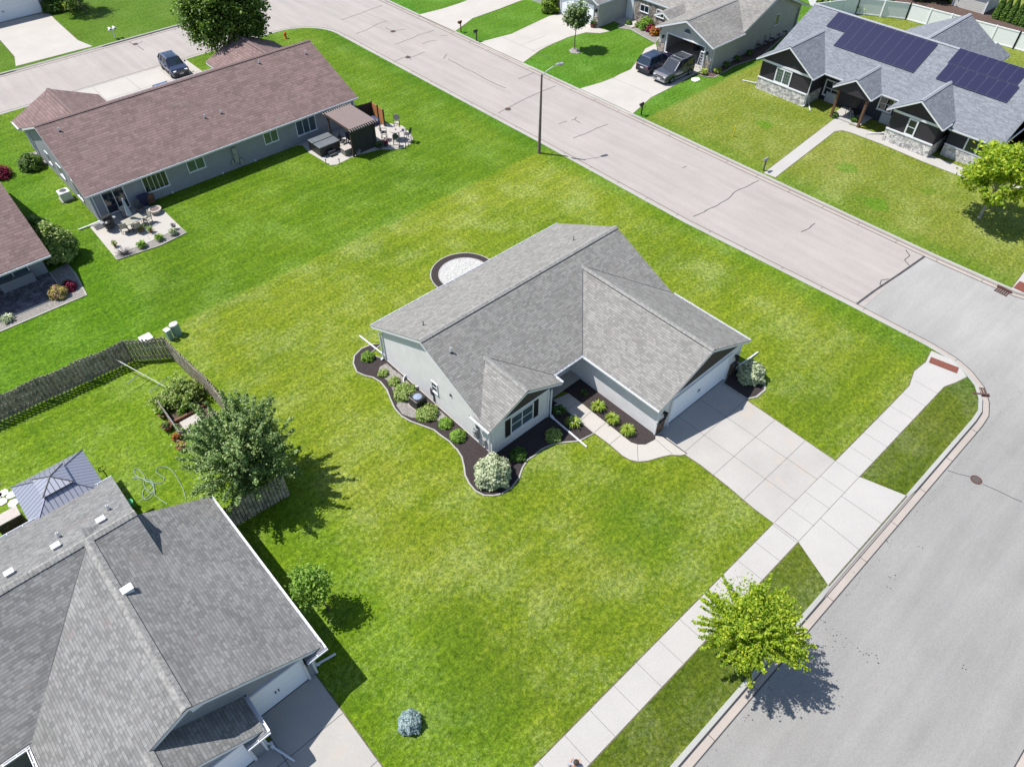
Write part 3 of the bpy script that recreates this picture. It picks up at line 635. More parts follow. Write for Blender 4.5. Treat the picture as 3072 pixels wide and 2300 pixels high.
def window(parent,c,face,w,h,cols=2,rows=1,ft=.07,shut=False,glass=None,name='window',fm=None,mid=.05,sill=True,muntin=0):
    M=frame(c,face); mb=MB(M); d=.05
    mb.box(-w/2-ft,-w/2,-.01,d,-h/2-ft,h/2+ft); mb.box(w/2,w/2+ft,-.01,d,-h/2-ft,h/2+ft)
    mb.box(-w/2,w/2,-.01,d,h/2,h/2+ft); mb.box(-w/2,w/2,-.01,d,-h/2-ft,-h/2)
    for i in range(1,cols): x=-w/2+w*i/cols; mb.box(x-mid/2,x+mid/2,-.01,d-.01,-h/2,h/2)
    for i in range(1,rows):
        z=-h/2+h*i/rows
        for j in range(cols): mb.box(-w/2+w*j/cols+mid/2,-w/2+w*(j+1)/cols-mid/2,-.01,d-.02,z-mid/2,z+mid/2)
    if sill: mb.box(-w/2-ft-.03,w/2+ft+.03,d+.001,d+.04,-h/2-ft-.02,-h/2-ft+.03)
    f=mb.build(name,fm or m_white,parent)
    for j in range(cols):
        g=MB(M); x0=-w/2+w*j/cols; x1=-w/2+w*(j+1)/cols
        g.box(x0+.005,x1-.005,-.02,.012,-h/2+.005,h/2-.005)
        for q_ in range(1,muntin+1): g.box(x0+(x1-x0)*q_/(muntin+1)-.01,x0+(x1-x0)*q_/(muntin+1)+.01,.012,.02,-h/2,h/2,1)
        if muntin:
            for q_ in range(1,4): g.box(x0,x1,.013,.019,-h/2+h*q_/4-.01,-h/2+h*q_/4+.01,1)
        g.build('pane',[glass or m_glass,m_grey],f)
    if shut:
        for s in (-1,1):
            sh=MB(M); x=s*(w/2+ft+.2); sh.box(x-.19,x+.19,0,.04,-h/2-ft,h/2+ft)
            for z in np.arange(-h/2,h/2,.09): sh.box(x-.14,x+.14,.04,.05,z,z+.05)
            sh.build('shutter',m_black,parent)
    return f
def winpx(parent,axis,val,a,b,**kw):     # window between two opposite photograph corners on a wall plane
    A=onp(*a,axis,val);B=onp(*b,axis,val); c=(A+B)/2; o=1-axis
    wd=abs(A[o]-B[o]);h=abs(A.z-B.z); ft=kw.get('ft',.07)
    return window(parent,c,'-u' if axis==0 else '-v',wd-2*ft,h-2*ft,**kw)
def garage_door(parent,x0,x1,face,val,h,z0=.03,handle=True,trim=.11):
    c=((x0+x1)/2,val,0) if face=='-v' else (val,(x0+x1)/2,0); w=abs(x1-x0); M=frame(c,face)
    mb=MB(M); mb.box(-w/2,w/2,-.03,.012,z0,h); d=mb.build('garage_door',m_gdoor,parent)
    mt=MB(M); mt.box(-w/2-trim,-w/2,-.02,.1,z0,h+trim); mt.box(w/2,w/2+trim,-.02,.1,z0,h+trim); mt.box(-w/2,w/2,-.02,.1,h,h+trim); mt.build('door_frame',m_white,d)
    ms=MB(M); ms.box(-w/2,w/2,.0,.05,0.0,z0); ms.build('threshold',m_dark,d)
    if handle: mh=MB(M); mh.box(-.1,-.05,.012,.04,.9,1.12); mh.box(.05,.1,.012,.04,.9,1.12); mh.build('handle',m_black,d)
    return d
def lantern(parent,x,y,z,face):
    M=frame((x,y,z),face); mb=MB(M); mb.box(-.05,.05,0,.03,-.05,.18); mb.box(-.03,.03,.03,.2,.14,.18); mb.box(-.08,.08,.09,.25,-.14,.12); mb.box(-.1,.1,.07,.27,.12,.16); mb.build('wall_lantern',m_black,parent)
def pipe(parent,x,y,zr,h=.38,r=.05,m=None):
    mb=MB(); mb.cyl((x,y,zr-.1),(x,y,zr+h),r,r,10); mb.cyl((x,y,zr+h-.01),(x,y,zr+h+.002),r*.7,r*.7,8,1); mb.cyl((x,y,zr-.06),(x,y,zr+.05),r*2.2,r*1.2,8,1)
    mb.build('vent_pipe',[m or m_white,m_black],parent)
def boxvent(parent,c,slope,dirv,mat=None,w=.42):    # square metal roof vent
    mb=MB(); x,y,z=c; mb.box(x-w/2,x+w/2,y-w*.4,y+w*.4,z-.1,z+.17); mb.box(x-w/2-.04,x+w/2+.04,y-w*.45,y+w*.45,z+.17,z+.21); mb.build('roof_vent',mat or m_white,parent)

# ================================================================ middle house
SL=.46; E=2.5
H=house('ranch_house','grey ranch house with taupe siding and L shaped roof in the middle of the lawn',(24.4,22,0))
mz=lambda v: E+SL*min(v-20.0,30.6-v)
RZ=E+SL*5.3
planes=[[(16.2,20.0,E),(32.6,20.0,E),(32.6,25.3,RZ),(16.2,25.3,RZ)],[(16.2,30.6,E),(16.2,25.3,RZ),(32.6,25.3,RZ),(32.6,30.6,E)]]
gz=E+SL*4.25; bz=E+SL*2.775
planes+=[[(24.1,13.98,E),(28.35,13.98,gz),(28.35,24.25,gz),(24.1,20.0,E)],[(32.6,13.98,E),(32.6,20.0,E),(28.35,24.25,gz),(28.35,13.98,gz)]]
planes+=[[(16.05,19.2,E),(18.825,19.2,bz),(18.825,22.775,bz),(16.05,20.6,E)],[(21.6,19.2,E),(21.6,20.0,E),(18.825,22.775,bz),(18.825,19.2,bz)]]
rf=roofset(H,planes,m_roof_main)
ridge(rf,(16.2,25.3,RZ),(32.6,25.3,RZ),SL,m_cap,vent=True); ridge(rf,(28.35,13.98,gz),(28.35,24.3,gz),SL,m_cap,vent=True); ridge(rf,(18.825,19.2,bz),(18.825,22.8,bz),SL,m_cap)
for a,b in (((24.1,20.0,E),(28.35,24.25,gz)),((32.6,20,E),(28.35,24.25,gz)),((16.2,20.2,E),(18.825,22.775,bz)),((21.6,20,E),(18.825,22.775,bz))):
    mv=MB(); a=Vector(a);b=Vector(b); mv.bar(a+Vector((0,0,.0)),b+Vector((0,0,.0)),.05,.03); mv.build('valley_flashing',m_dark,rf)
def gable_prof(c0,c1,z,zr,drop=.24,inset=0): return [(c0,0),(c1,0),(c1,z),((c0+c1)/2,zr),(c0,z)]
mb=MB()
dr=.235
def profm(c0,c1,ce0,ce1,slope,Ez,base=0):    # wall profile c0..c1 under a roof with eaves ce0..ce1
    cm=(ce0+ce1)/2; z=lambda c: Ez+slope*min(c-ce0,ce1-c)-dr
    return [(c0,base),(c1,base),(c1,z(c1)),(cm,z(cm)),(c0,z(c0))]
mb.prism(profm(21.1,29.75,20.0,30.6,SL,E),0,16.4,32.35)
mb.prism(profm(16.403,20.68,16.05,21.6,SL,E),1,19.38,21.098)
mb.prism(profm(24.4,32.1,24.1,32.6,SL,E),1,14.2,21.098)
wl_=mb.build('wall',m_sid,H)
mb=MB()   # brown shake gables set proud of the siding, above a white band
def gable_tri(c0,c1,zb,Ez,ce0,ce1,slope,val,face,mat,band=.16,t=.03,off=None):
    cm=(ce0+ce1)/2; z=lambda c: Ez+slope*min(c-ce0,ce1-c)-(off or dr)
    lo=ce0+(zb-Ez+(off or dr))/slope; hi=ce1-(zb-Ez+(off or dr))/slope
    lo=max(lo,c0);hi=min(hi,c1)
    tri=MB(); pr=[(lo,zb),(hi,zb),(hi,max(zb,z(hi))),(cm,z(cm)),(lo,max(zb,z(lo)))]
    ax=1 if face=='-v' else 0
    if pr[2][1]-zb<.01: pr=[(lo,zb),(hi,zb),(cm,z(cm))]
    tri.prism(pr,ax,val-t,val-.002); tri.build('gable_cladding',mat,H_)
    bd=MB(); 
    if ax==1: bd.box(c0,c1,val-t-.03,val-.003,zb-band,zb)
    else: bd.box(val-t-.03,val-.003,c0,c1,zb-band,zb)
    bd.build('gable_band',m_white,H_)
H_=H
gable_tri(16.4,20.68,2.52,E,16.05,21.6,SL,19.38,'-v',m_shake); gable_tri(24.4,32.1,2.56,E,24.1,32.6,SL,14.2,'-v',m_shake)
# corner boards
for x,y in ((16.4,19.38),(20.68,19.38),(24.4,14.2),(32.1,14.2),(16.4,29.75)): pieces('corner_board',m_white,H,(x-.055,x+.055,y-.055,y+.055,0,2.3))
pieces('stone_wainscot',m_stoneb,H,(24.36,25.05,14.1,14.21,0,1.0),(31.42,32.14,14.1,14.21,0,1.0),(32.1,32.17,14.12,14.6,0,1.0),(24.34,25.07,14.06,14.2,1.0,1.06),(31.4,32.16,14.06,14.2,1.0,1.06))
garage_door(H,25.5,31.0,'-v',14.2,2.18)
mb=MB(); mb.box(28.0,28.06,14.14,14.2,.1,.2); lantern(H,24.85,14.2,1.55,'-v'); lantern(H,31.7,14.2,1.55,'-v')
winpx(H,1,19.38,(1400+722/S5,1100+1112/S5),(1400+1105/S5,1100+580/S5),cols=2,rows=2,shut=True,glass=m_screen)
winpx(H,0,16.4,(1080+1300/S5,960+1235/S5),(1080+1180/S5,960+985/S5),cols=1,rows=2)
window(H,(22.6,21.1,1.35),'-v',.9,1.2,cols=1); mb=MB(frame((21.6,21.1,.14),'-v')); mb.box(-.46,.46,0,.05,0,2.05); mb.build('front_door',m_white,H)
gutter(H,(24.1,14.0,E),(24.1,20.0,E),(-1,0)); gutter(H,(21.65,20.0,E),(24.1,20.0,E),(0,-1)); gutter(H,(21.6,19.2,E),(21.6,20.0,E),(1,0)); gutter(H,(32.6,13.98,E),(32.6,20,E),(1,0)); gutter(H,(16.05,19.2,E),(16.05,20.9,E),(-1,0)); gutter(H,(16.2,30.6,E),(32.6,30.6,E),(0,1))
downspout(H,20.85,19.3,2.35,.3,-1); downspout(H,16.25,19.5,2.35,-1,0); downspout(H,16.3,29.9,2.35,-1,0); downspout(H,32.3,14.3,2.35,1,0)
pp_=G(*q(1024,600,S2,(1505,250))[0],4.4); pipe(rf,pp_.x,pp_.y,mz(pp_.y),.33,.04,m_grey)
pp_=G(*q(1024,600,S2,(530,797))[0],4.4); pipe(rf,pp_.x,pp_.y,mz(pp_.y),.33,.04,m_grey)
pp_=G(*q(1024,600,S2,(718,1075))[0],3.2); pipe(rf,pp_.x,pp_.y,mz(pp_.y),.36,.06)
# meter, vents and fittings on the end wall
mb=MB(); mb.box(16.22,16.4,20.55,20.85,.5,1.35); mb.cyl((16.2,20.7,1.1),(16.1,20.7,1.1),.1,.1,12); mb.box(16.26,16.4,20.65,20.75,1.35,2.2); mb.build('electric_meter',m_grey,H)
mb=MB(); mb.box(16.25,16.4,19.95,20.15,.5,.9); mb.box(16.27,16.4,20.1,20.2,.25,.5); mb.build('gas_meter',m_grey,H)
mb=MB(); mb.box(16.3,16.4,24.75,24.95,.75,1.25); mb.box(16.33,16.4,24.7,24.75,.2,.75); mb.build('disconnect_box',m_dark,H)
mb=MB(); mb.lathe([(.5,0),(.5,.25),(.47,.25),(.47,.02)],(16.4,27.0,0),18,0,1,1.3); mb.build('window_well',m_white,H)
mb=MB(); mb.box(16.33,16.4,22.95,23.05,2.1,2.25); mb.build('wall_vent',m_dark,H)
spout(gp(q(1024,600,S2,(285,1020)))[0],gp(q(1024,600,S2,(118,882)))[0],'white downspout extension at the back corner of the middle house')
spout((20.78,19.15),gp(q(1400,1100,S5,(1985,1335)))[0],'long white downspout extension crossing the front mulch bed')
spout(gp(q(1900,960,S5,(1655,850)))[0],gp(q(1900,960,S5,(2060,540)))[0],'white downspout extension reaching over the shrub by the garage')

# ================================================================ red roofed house
RS=.41; H_=H=house('duplex_house','long grey duplex with red-brown shingle roof at the upper left',(20.8,64,0))
rr=E+RS*7.15; pl=[[(8.45,57.0,E),(33.1,57.0,E),(33.1,64.15,rr),(8.45,64.15,rr)],[(8.45,71.3,E),(8.45,64.15,rr),(33.1,64.15,rr),(33.1,71.3,E)]]
gaz=E+.45*3.75
for cx in (12.05,30.0):
    vb=71.3-(gaz-E)/RS
    pl+=[[(cx-3.75,73.2,E),(cx-3.75,71.3,E),(cx,vb,gaz),(cx,73.2,gaz)],[(cx+3.75,73.2,E),(cx,73.2,gaz),(cx,vb,gaz),(cx+3.75,71.3,E)]]
rf=roofset(H,pl,m_roof_red); ridge(rf,(8.45,64.15,rr),(33.1,64.15,rr),RS,m_capr,seg=.3,vent=True)
for cx in (12.05,30.0): ridge(rf,(cx,66.9,gaz),(cx,73.2,gaz),.45,m_capr,seg=.3,vent=True)
mb=MB(); mb.prism(profm(57.4,70.6,57.0,71.3,RS,E),0,8.75,32.8)
for cx in (12.05,30.0): mb.prism(profm(cx-3.3,cx+3.3,cx-3.75,cx+3.75,.45,E),1,70.602,72.8)
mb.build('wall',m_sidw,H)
for x,y in ((8.75,57.4),(32.8,57.4),(8.75,70.6)): pieces('corner_board',m_white,H,(x-.06,x+.06,y-.06,y+.06,0,2.4))
Zr=lambda x,y:(x/S2,y/S2)
winpx(H,1,57.4,(200+705/S5,480+905/S5),(200+905/S5,480+400/S5),cols=2,name='sliding_door',sill=False)
winpx(H,1,57.4,(200+1322/S5,480+560/S5),(200+1615/S5,480+150/S5),cols=5,mid=.035)
winpx(H,1,57.4,Zr(1225,1122),Zr(1312,1008),cols=2,glass=m_glassg); winpx(H,1,57.4,Zr(1718,940),Zr(1790,832),cols=2,glass=m_glassg); winpx(H,1,57.4,Zr(1928,885),Zr(2035,742),cols=3,glass=m_screen)
winpx(H,1,57.4,(900+475/S5,270+480/S5),(900+735/S5,270+230/S5),cols=3,sill=False,name='sliding_door')
window(H,(8.75,63.8,1.6),'-u',1.0,.9,cols=1); window(H,(8.75,60.4,1.4),'-u',1.1,1.3,cols=2); window(H,(8.75,66.6,1.6),'-u',.7,.9,cols=1)
gutter(H,(8.45,57.0,E),(33.1,57.0,E),(0,-1)); gutter(H,(8.45,71.3,E),(33.1,71.3,E),(0,1)); gutter(H,(8.3,71.3,E),(8.3,73.2,E),(-1,0))
downspout(H,8.95,57.3,2.35,-.5,-1); downspout(H,8.6,70.5,2.35,-1,0)
for p in (Zr(388,850),Zr(1330,765),Zr(1435,735),Zr(1680,412),Zr(1982,350)):
    d_=cf+cr*((p[0]-1536)/F_)-cu*((p[1]-1150)/F_); t_q=(E-RS*57.0-HC)/(d_.z-RS*d_.y); g_=Vector((t_q*d_.x,t_q*d_.y,0))
    pipe(rf,g_.x,g_.y,E+RS*(g_.y-57.0),.3,.06)
mb=MB(); g_=onp(*Zr(1530,1030),1,57.3); mb.box(g_.x-.18,g_.x+.18,57.18,57.4,.6,1.9); mb.cyl((g_.x-.0,57.18,1.3),(g_.x,57.08,1.3),.12,.12,12); mb.box(g_.x-.45,g_.x-.25,57.25,57.4,.5,.9); mb.box(g_.x+.25,g_.x+.5,57.2,57.4,.3,.8); mb.build('electric_meter',m_grey,H)
for p in (Zr(1120,1250),Zr(1445,1125),Zr(1657,1043)):
    g_=onp(*p,1,57.3); mb=MB(); mb.box(g_.x-.07,g_.x+.07,57.28,57.4,max(.05,g_.z-.06),max(.17,g_.z+.06)); mb.build('wall_outlet',m_white,H)
mb=MB(); mb.tube([(25.0,57.3,.3),(26.6,57.3,.35),(26.9,57.2,.3)],.04,6); mb.build('drain_pipe',m_grey,H)
spout((8.7,57.1),gp(q(200,480,S5,(205,1165)))[0],'white downspout extension beside the patio corner')
spout(gp(q(0,360,S5,(680,550)))[0],gp(q(0,360,S5,(365,715)))[0],'white downspout extension next to the round shrub at the end wall')

# ================================================================ dark house with solar panels
DS=.5; DE=3.0; GS=.64
H_=H=house('black_house','black board and batten house with blue-grey roof and solar panels',(74,25,0))
rz=DE+DS*6.3; RU=74.6
pl=[[(67.5,13.6,2.6),(RU,13.6,rz),(RU,18.0,rz),(67.5,18.0,2.6)],[(68.3,17.998,DE),(RU,17.998,rz),(RU,36.65,rz),(68.3,36.65,DE)],[(RU,13.6,rz),(81.7,13.6,2.6),(81.7,36.1,2.6),(RU,36.1,rz)]]
def fgable(c0,c1,uf,zE,s,zback=None):    # gable facing -u over main slope
    cm=(c0+c1)/2; zr_=zE+s*(c1-c0)/2; ub=68.3+(zr_-DE)/DS; ue=68.3+(zE-DE)/DS
    return [[(uf,c1,zE),(ue,c1,zE),(ub,cm,zr_),(uf,cm,zr_)],[(uf,c0,zE),(uf,cm,zr_),(ub,cm,zr_),(ue,c0,zE)]],cm,zr_,ub
gs=[]
for c0,c1,uf in ((30.65,36.95,66.3),(24.85,28.65,66.45),(18.0,23.1,65.95)):
    p_,cm,zr_,ub=fgable(c0,c1,uf,DE,GS); pl+=p_; gs.append((cm,zr_,ub,uf))
# rear wing
wzr=5.75
pl+=[[(84.7,25.4,wzr),(84.7,30.4,3.0),(80.9,30.4,3.0),(RU+.9,25.4,wzr)],[(84.7,25.4,wzr),(RU+.9,25.4,wzr),(80.9,20.5,3.0),(85.6,20.5,3.0),(85.2,22.0,3.85),(84.7,22.0,3.85)]]
rf=roofset(H,pl,m_roof_blue)
ridge(rf,(RU,13.6,rz),(RU,36.65,rz),DS,m_capb,seg=.35,vent=True)
for cm,zr_,ub,uf in gs: ridge(rf,(uf,cm,zr_),(ub,cm,zr_),GS,m_capb,seg=.35,vent=True)
ridge(rf,(75.6,25.4,wzr),(84.7,25.4,wzr),.5,m_capb,seg=.35,vent=True)
mb=MB()
mb.box(69.5,81.2,14.0,36.2,0,2.75); mb.prism([(14.0+.0,2.7),(36.2,2.7),(36.2,3.2),(14,3.2)],0,69.5,80)
mb.prism([(68.0,0.0),(81.2,0),(81.2,2.6),(RU,rz-.25),(68.0,2.6)],1,14.0,14.4)
mb.prism([(69.5,0.0),(81.2,0),(81.2,2.6),(RU,rz-.25),(69.5,3.3)],1,35.8,36.25)
mb.box(67.95,69.6,14.05,17.9,0,2.5); mb.box(80,85.2,21,30,0,2.7)
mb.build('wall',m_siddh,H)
dr=.235
for c0,c1,uf,uw in ((30.65,36.95,66.3,66.8),(18.0,23.1,65.95,66.5)):
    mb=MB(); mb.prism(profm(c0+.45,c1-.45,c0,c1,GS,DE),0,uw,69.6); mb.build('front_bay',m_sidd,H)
    pieces('stone_wainscot',m_stonew,H,(uw-.06,uw-.002,c0+.42,c1-.42,0,1.12),(uw-.002,69.4,c0+.38,c0+.448,0,1.12))
    pieces('trim_band',m_white,H,(uw-.11,uw-.001,c0+.4,c1-.4,1.12,1.24),(uw-.07,uw-.001,c0+.45,c1-.45,2.75,2.95))
winpx(H,0,66.8,q(2250,150,S5,(455,275))[0],q(2250,150,S5,(640,620))[0],cols=2,ft=.13,muntin=2,glass=m_glassg,mid=.12)
winpx(H,0,66.5,q(2600,250,S5,(720,570))[0],q(2600,250,S5,(765,895))[0],cols=1,rows=2,ft=.13)
winpx(H,0,69.5,q(2250,150,S5,(1275,475))[0],q(2250,150,S5,(1440,830))[0],cols=2,rows=2,ft=.12)
winpx(H,0,69.5,q(2600,250,S5,(250,190))[0],q(2600,250,S5,(400,510))[0],cols=2,rows=2,ft=.12)
pieces('slat_panel',siding('white_slat_lines',(.4,.4,.42),.13,gl=.9),H,(69.4,69.499,29.2,30.4,0,.95),(69.4,69.499,23.1,24.6,0,.95))
# porch: posts, slab, door
mb=MB(); mb.prism([(25.2,2.65),(28.3,2.65),(28.3,DE+GS*.35-.24),(26.75,DE+GS*1.9-.24),(25.2,DE+GS*.35-.24)],0,66.7,66.85); mb.build('porch_gable',m_sidd,H)
for y in (28.15,25.35): mb=MB(); mb.box(66.85,67.05,y-.1,y+.1,0,2.75); mb.build('porch_post',m_brown,H)
mb=MB(); mb.box(67.0,69.5,25.3,28.3,0,.14); mb.build('porch_slab',m_walk,H)
mb=MB(frame((69.5,27.3,.14),'-u')); mb.box(-.5,.5,0,.05,0,2.1); mb.build('front_door',m_black,H)
mb=MB(frame((69.5,26.2,.14),'-u')); mb.box(-.06,.06,0,.06,0,2.2); mb.box(-1.8,1.8,0,.05,2.25,2.33); mb.build('door_trim',m_white,H)
# right section: knee wall of stone, band, posts
pieces('stone_wainscot',m_stonew,H,(67.88,67.949,14.05,17.9,0,1.0))
mb=MB(); mb.box(67.84,67.949,14.05,17.9,1.0,1.12)
for y in (16.3,15.3): mb.box(67.86,67.949,y-.06,y+.06,1.12,2.45)
mb.build('trim_band',m_white,H)
mb=MB(); mb.box(67.9,67.948,15.36,16.24,1.15,2.4); mb.build('window',m_glass,H)
for y in (13.6,): gutter(H,(67.5,y,2.6),(67.5,18.0,2.6),(-1,0))
gutter(H,(68.3,23.1,DE),(68.3,24.85,DE),(-1,0)); gutter(H,(68.3,28.65,DE),(68.3,30.65,DE),(-1,0)); gutter(H,(66.3,30.65,DE),(68.3,30.65,DE),(0,-1)); gutter(H,(65.95,18.0,DE),(67.5,18.0,DE),(0,-1)); gutter(H,(66.45,24.85,DE),(68.3,24.85,DE),(0,-1))
pieces('trim_band',m_white,H,(67.5,75,13.62,13.7,2.45,2.6))
downspout(H,66.85,31.0,2.9,-1,0)
spout(gp(q(2250,150,S5,(955,870)))[0],gp(q(2250,150,S5,(990,1015)))[0],'short white downspout end by the left bay of the dark house')
spout(gp(q(2600,250,S5,(265,850)))[0],gp(q(2600,250,S5,(0,845)))[0],'white downspout extension lying beside the path at the right bay')
spout(gp(q(2250,150,S5,(90,575)))[0],gp(q(2250,150,S5,(-130,510)))[0],'white downspout extension at the left corner of the dark house')
# solar panels on the front slope
def onroof(x,y):
    d=cf+cr*((x-1536)/F_)-cu*((y-1150)/F_)       # meets z=DE+DS*(u-68.3)
    t=(DE+DS*(-68.3)-HC)/(d.z-DS*d.x); return Vector((t*d.x,t*d.y,HC+t*d.z))
nrm=Vector((-DS,0,1)).normalized(); upv=Vector((1,0,DS)).normalized()
def array(tlp,blp,trp,n):
    a=onroof(*tlp);b=onroof(*blp);c=onroof(*trp)
    v0,v1=(a.y+b.y)/2,c.y; u0,u1=b.x,a.x
    for i in range(n):
        y0=v0+(v1-v0)*i/n; y1=v0+(v1-v0)*(i+1)/n; lo,hi=min(y0,y1)+.012,max(y0,y1)-.012
        def P(u,v,h): return Vector((u,v,DE+DS*(u-68.3)))+nrm*h
        mb=MB(); f=.018
        for (ua,ub_,va,vb_,h0,h1,mi) in ((u0,u1,lo,hi,.07,.11,0),(u0+.02,u1-.02,lo+f,hi-f,.11,.114,1)):
            pts=[P(ua,va,h0),P(ub_,va,h0),P(ub_,vb_,h0),P(ua,vb_,h0),P(ua,va,h1),P(ub_,va,h1),P(ub_,vb_,h1),P(ua,vb_,h1)]
            mb.add(pts,[(0,3,2,1),(4,5,6,7),(0,1,5,4),(1,2,6,5),(2,3,7,6),(3,0,4,7)],mi)
        mb.build('solar_panel',[m_pvf,m_pv],rf)
A=lambda x,y:q(2260,0,S3,(x,y))[0]; B=lambda x,y:q(2672,0,S3,(x,y))[0]
array(A(800,125),A(700,258),B(465,410),10); array(A(868,310),A(768,441),B(345,548),8)
array(B(650,465),B(548,608),B(1340,655),7); array(B(543,612),B(428,756),B(1238,822),7)

# ================================================================ lower left grey house
LS=.515
H_=H=house('grey_house','large grey house with weathered shingle roof filling the lower left corner',(-4,20,0))
z1=E+LS*5.25
zw=lambda u: E+LS*(2.93-u)
uw=-2.33; zwr=E+LS*(2.93-uw)
pl=[[(-22,19.5,E),(-.22,19.5,E),(-.22,24.75,z1),(-22,24.75,z1)],[(-22,30.0,E),(-22,24.75,z1),(-.22,24.75,z1),(-.22,30.0,E)],
 [(2.93,15.12,E),(2.93,25.5,E),(uw,25.5,zwr),(uw,15.12,zwr)]]
g2u=-4.15; g2z=E+LS*3.55; uL=g2u-3.55
zl=lambda u: zwr-LS*(uw-u)
pl+=[[(uL,15.12,zl(uL)),(uw,15.12,zwr),(uw,24.7,zwr),(uL,19.5,zl(uL))]]
pl+=[[(uL,13.75,zl(uL)),(g2u,13.75,zl(g2u)),(g2u,15.118,zl(g2u)),(uL,15.118,zl(uL))],[(-.6,13.75,E),(-.6,15.5,E),(g2u,15.5,zl(g2u)),(g2u,13.75,zl(g2u))]]
pl+=[[(-22,13.0,E-.1),(-9.0,13.0,E-.1),(-9.0,19.2,E+1.9),(-22,19.2,E+1.9)]]
rf=roofset(H,pl,m_roof_near,t=.05,ft=.18)
ridge(rf,(-22,24.75,z1),(-.22,24.75,z1),LS,m_capn,wd=.19,seg=.17); ridge(rf,(uw,15.12,zwr),(uw,24.7,zwr),LS,m_capn,wd=.2,seg=.17); ridge(rf,(g2u,13.75,zl(g2u)),(g2u,15.1,zl(g2u)),LS,m_capn,wd=.2,seg=.17)
mv=MB(); mv.bar((uL,19.5,zl(uL)+.01),(uw,24.7,zwr+.01),.05,.03); mv.build('valley_flashing',m_dark,rf)
mb=MB(); dr=.25
mb.prism(profm(20.1,29.4,19.5,30.0,LS,E),0,-22,-.45); mb.prism([(uL+.3,0),(2.34,0),(2.34,zw(2.34)-dr),(uw,zwr-dr),(uL+.3,zl(uL+.3)-dr)],1,15.5,25.2)
mb.prism([(uL+.33,0),(-.95,0),(-.95,E+LS*.35-dr),(g2u,g2z-dr),(uL+.33,zl(uL+.3)-dr)],1,14.1,15.498)
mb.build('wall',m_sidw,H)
garage_door(H,-.78,1.9,'-v',15.5,2.13); garage_door(H,-6.6,-1.55,'-v',14.1,2.13)
for x,y in ((2.34,15.5),(-.95,14.1)): pieces('corner_board',m_white,H,(x-.05,x+.05,y-.05,y+.05,0,2.3))
lantern(H,2.1,15.5,1.7,'-v'); lantern(H,-1.2,14.1,1.7,'-v')
mb=MB(); mb.box(uw+.05,uw+.6,15.38,15.5,zwr-1.0,zwr-.62); mb.build('gable_vent',m_white,H)
gutter(H,(2.93,15.0,E),(2.93,25.5,E),(1,0),w=.11,hang=.8); gutter(H,(-.6,13.6,E),(-.6,15.5,E),(1,0),w=.14); gutter(H,(-22,30.0,E),(-.22,30.0,E),(0,1))
mb=MB(); 
for (a,b,y) in ((2.0,3.05,15.0),(-1.55,-.48,13.62)): pass
gutter(H,(2.05,15.0,E),(3.05,15.0,E),(0,-1),name='gutter_return'); gutter(H,(-1.5,13.62,E),(-.48,13.62,E),(0,-1),name='gutter_return')
mb=MB(); mb.slab([(2.05,15.0,E),(2.93,15.0,E),(2.93,15.5,E+.12),(2.05,15.5,E+.12)],.03); mb.build('roof_return',m_roof_near,rf); mb=MB(); mb.slab([(-1.5,13.62,E),(-.6,13.62,E),(-.6,14.1,E+.12),(-1.5,14.1,E+.12)],.03); mb.build('roof_return',m_roof_near,rf)
gutter(H,(-9.2,19.45,E),(uL,19.45,E),(0,-1)); gutter(H,(uL-.02,15.2,E),(uL-.02,19.4,E),(-1,0))
downspout(H,2.45,15.7,2.35,1,0); downspout(H,-.85,14.2,2.35,1,-.3)
spout(gp(q(700,1900,S5,(1370,545)))[0],gp(q(700,1900,S5,(1700,340)))[0],'white downspout extension beside the grey garage wall')
spout((-.75,14.0),(-.35,12.9),'white downspout extension on the lower left driveway')
for p,kind in (((700/3.05,0),0),):
    pass
def onslope(p,f,z=4.5):
    for _ in range(25): g=G(*p,z); z=.5*z+.5*f(g)
    return G(*p,z)
fb=lambda g: E+LS*(30.0-g.y); fr2=lambda g: E+LS*(2.93-g.x)
for p in (q(0,1340,S5,(1690,1235))[0],q(0,1533,S2,(370,235))[0],q(0,1533,S2,(70,408))[0]): g_=onslope(p,fb); boxvent(rf,(g_.x,g_.y,fb(g_)),LS,0,w=.3)
g_=onslope(q(0,1533,S2,(832,515))[0],fr2); boxvent(rf,(g_.x,g_.y,fr2(g_)),LS,0,w=.38)
for p in (q(0,1340,S5,(1810,1040))[0],q(0,1340,S5,(990,1490))[0]): g_=onslope(p,fb); pipe(rf,g_.x,g_.y,fb(g_),.35,.06)

# ================================================================ left edge house
H_=H=house('red_roof_house','corner of a low house with red-brown roof at the left picture edge',(-2,56,0))
ls=.42; Ez=2.5; rv=59.5; rzz=Ez+ls*(rv-51.4)
rf=roofset(H,[[(-12,51.4,Ez),(4.05,51.4,Ez),(4.05,rv,rzz),(-12,rv,rzz)],[(-12,67.5,Ez),(-12,rv,rzz),(4.05,rv,rzz),(4.05,67.5,Ez)]],m_roof_red)
dr=.25; mb=MB(); mb.prism(profm(53.5,66.8,51.4,67.6,ls,Ez),0,-12,3.56); mb.build('wall',m_sidw,H)
mb=MB(frame((1.5,53.5,.0),'-v')); mb.box(-1.1,1.1,0,.45,.0,.75); mb.build('bay_base',m_sidw,H); window(H,(1.5,53.45,1.15),'-v',2.0,.9,cols=2,glass=m_screen)
gutter(H,(-12,51.4,Ez),(4.05,51.4,Ez),(0,-1))

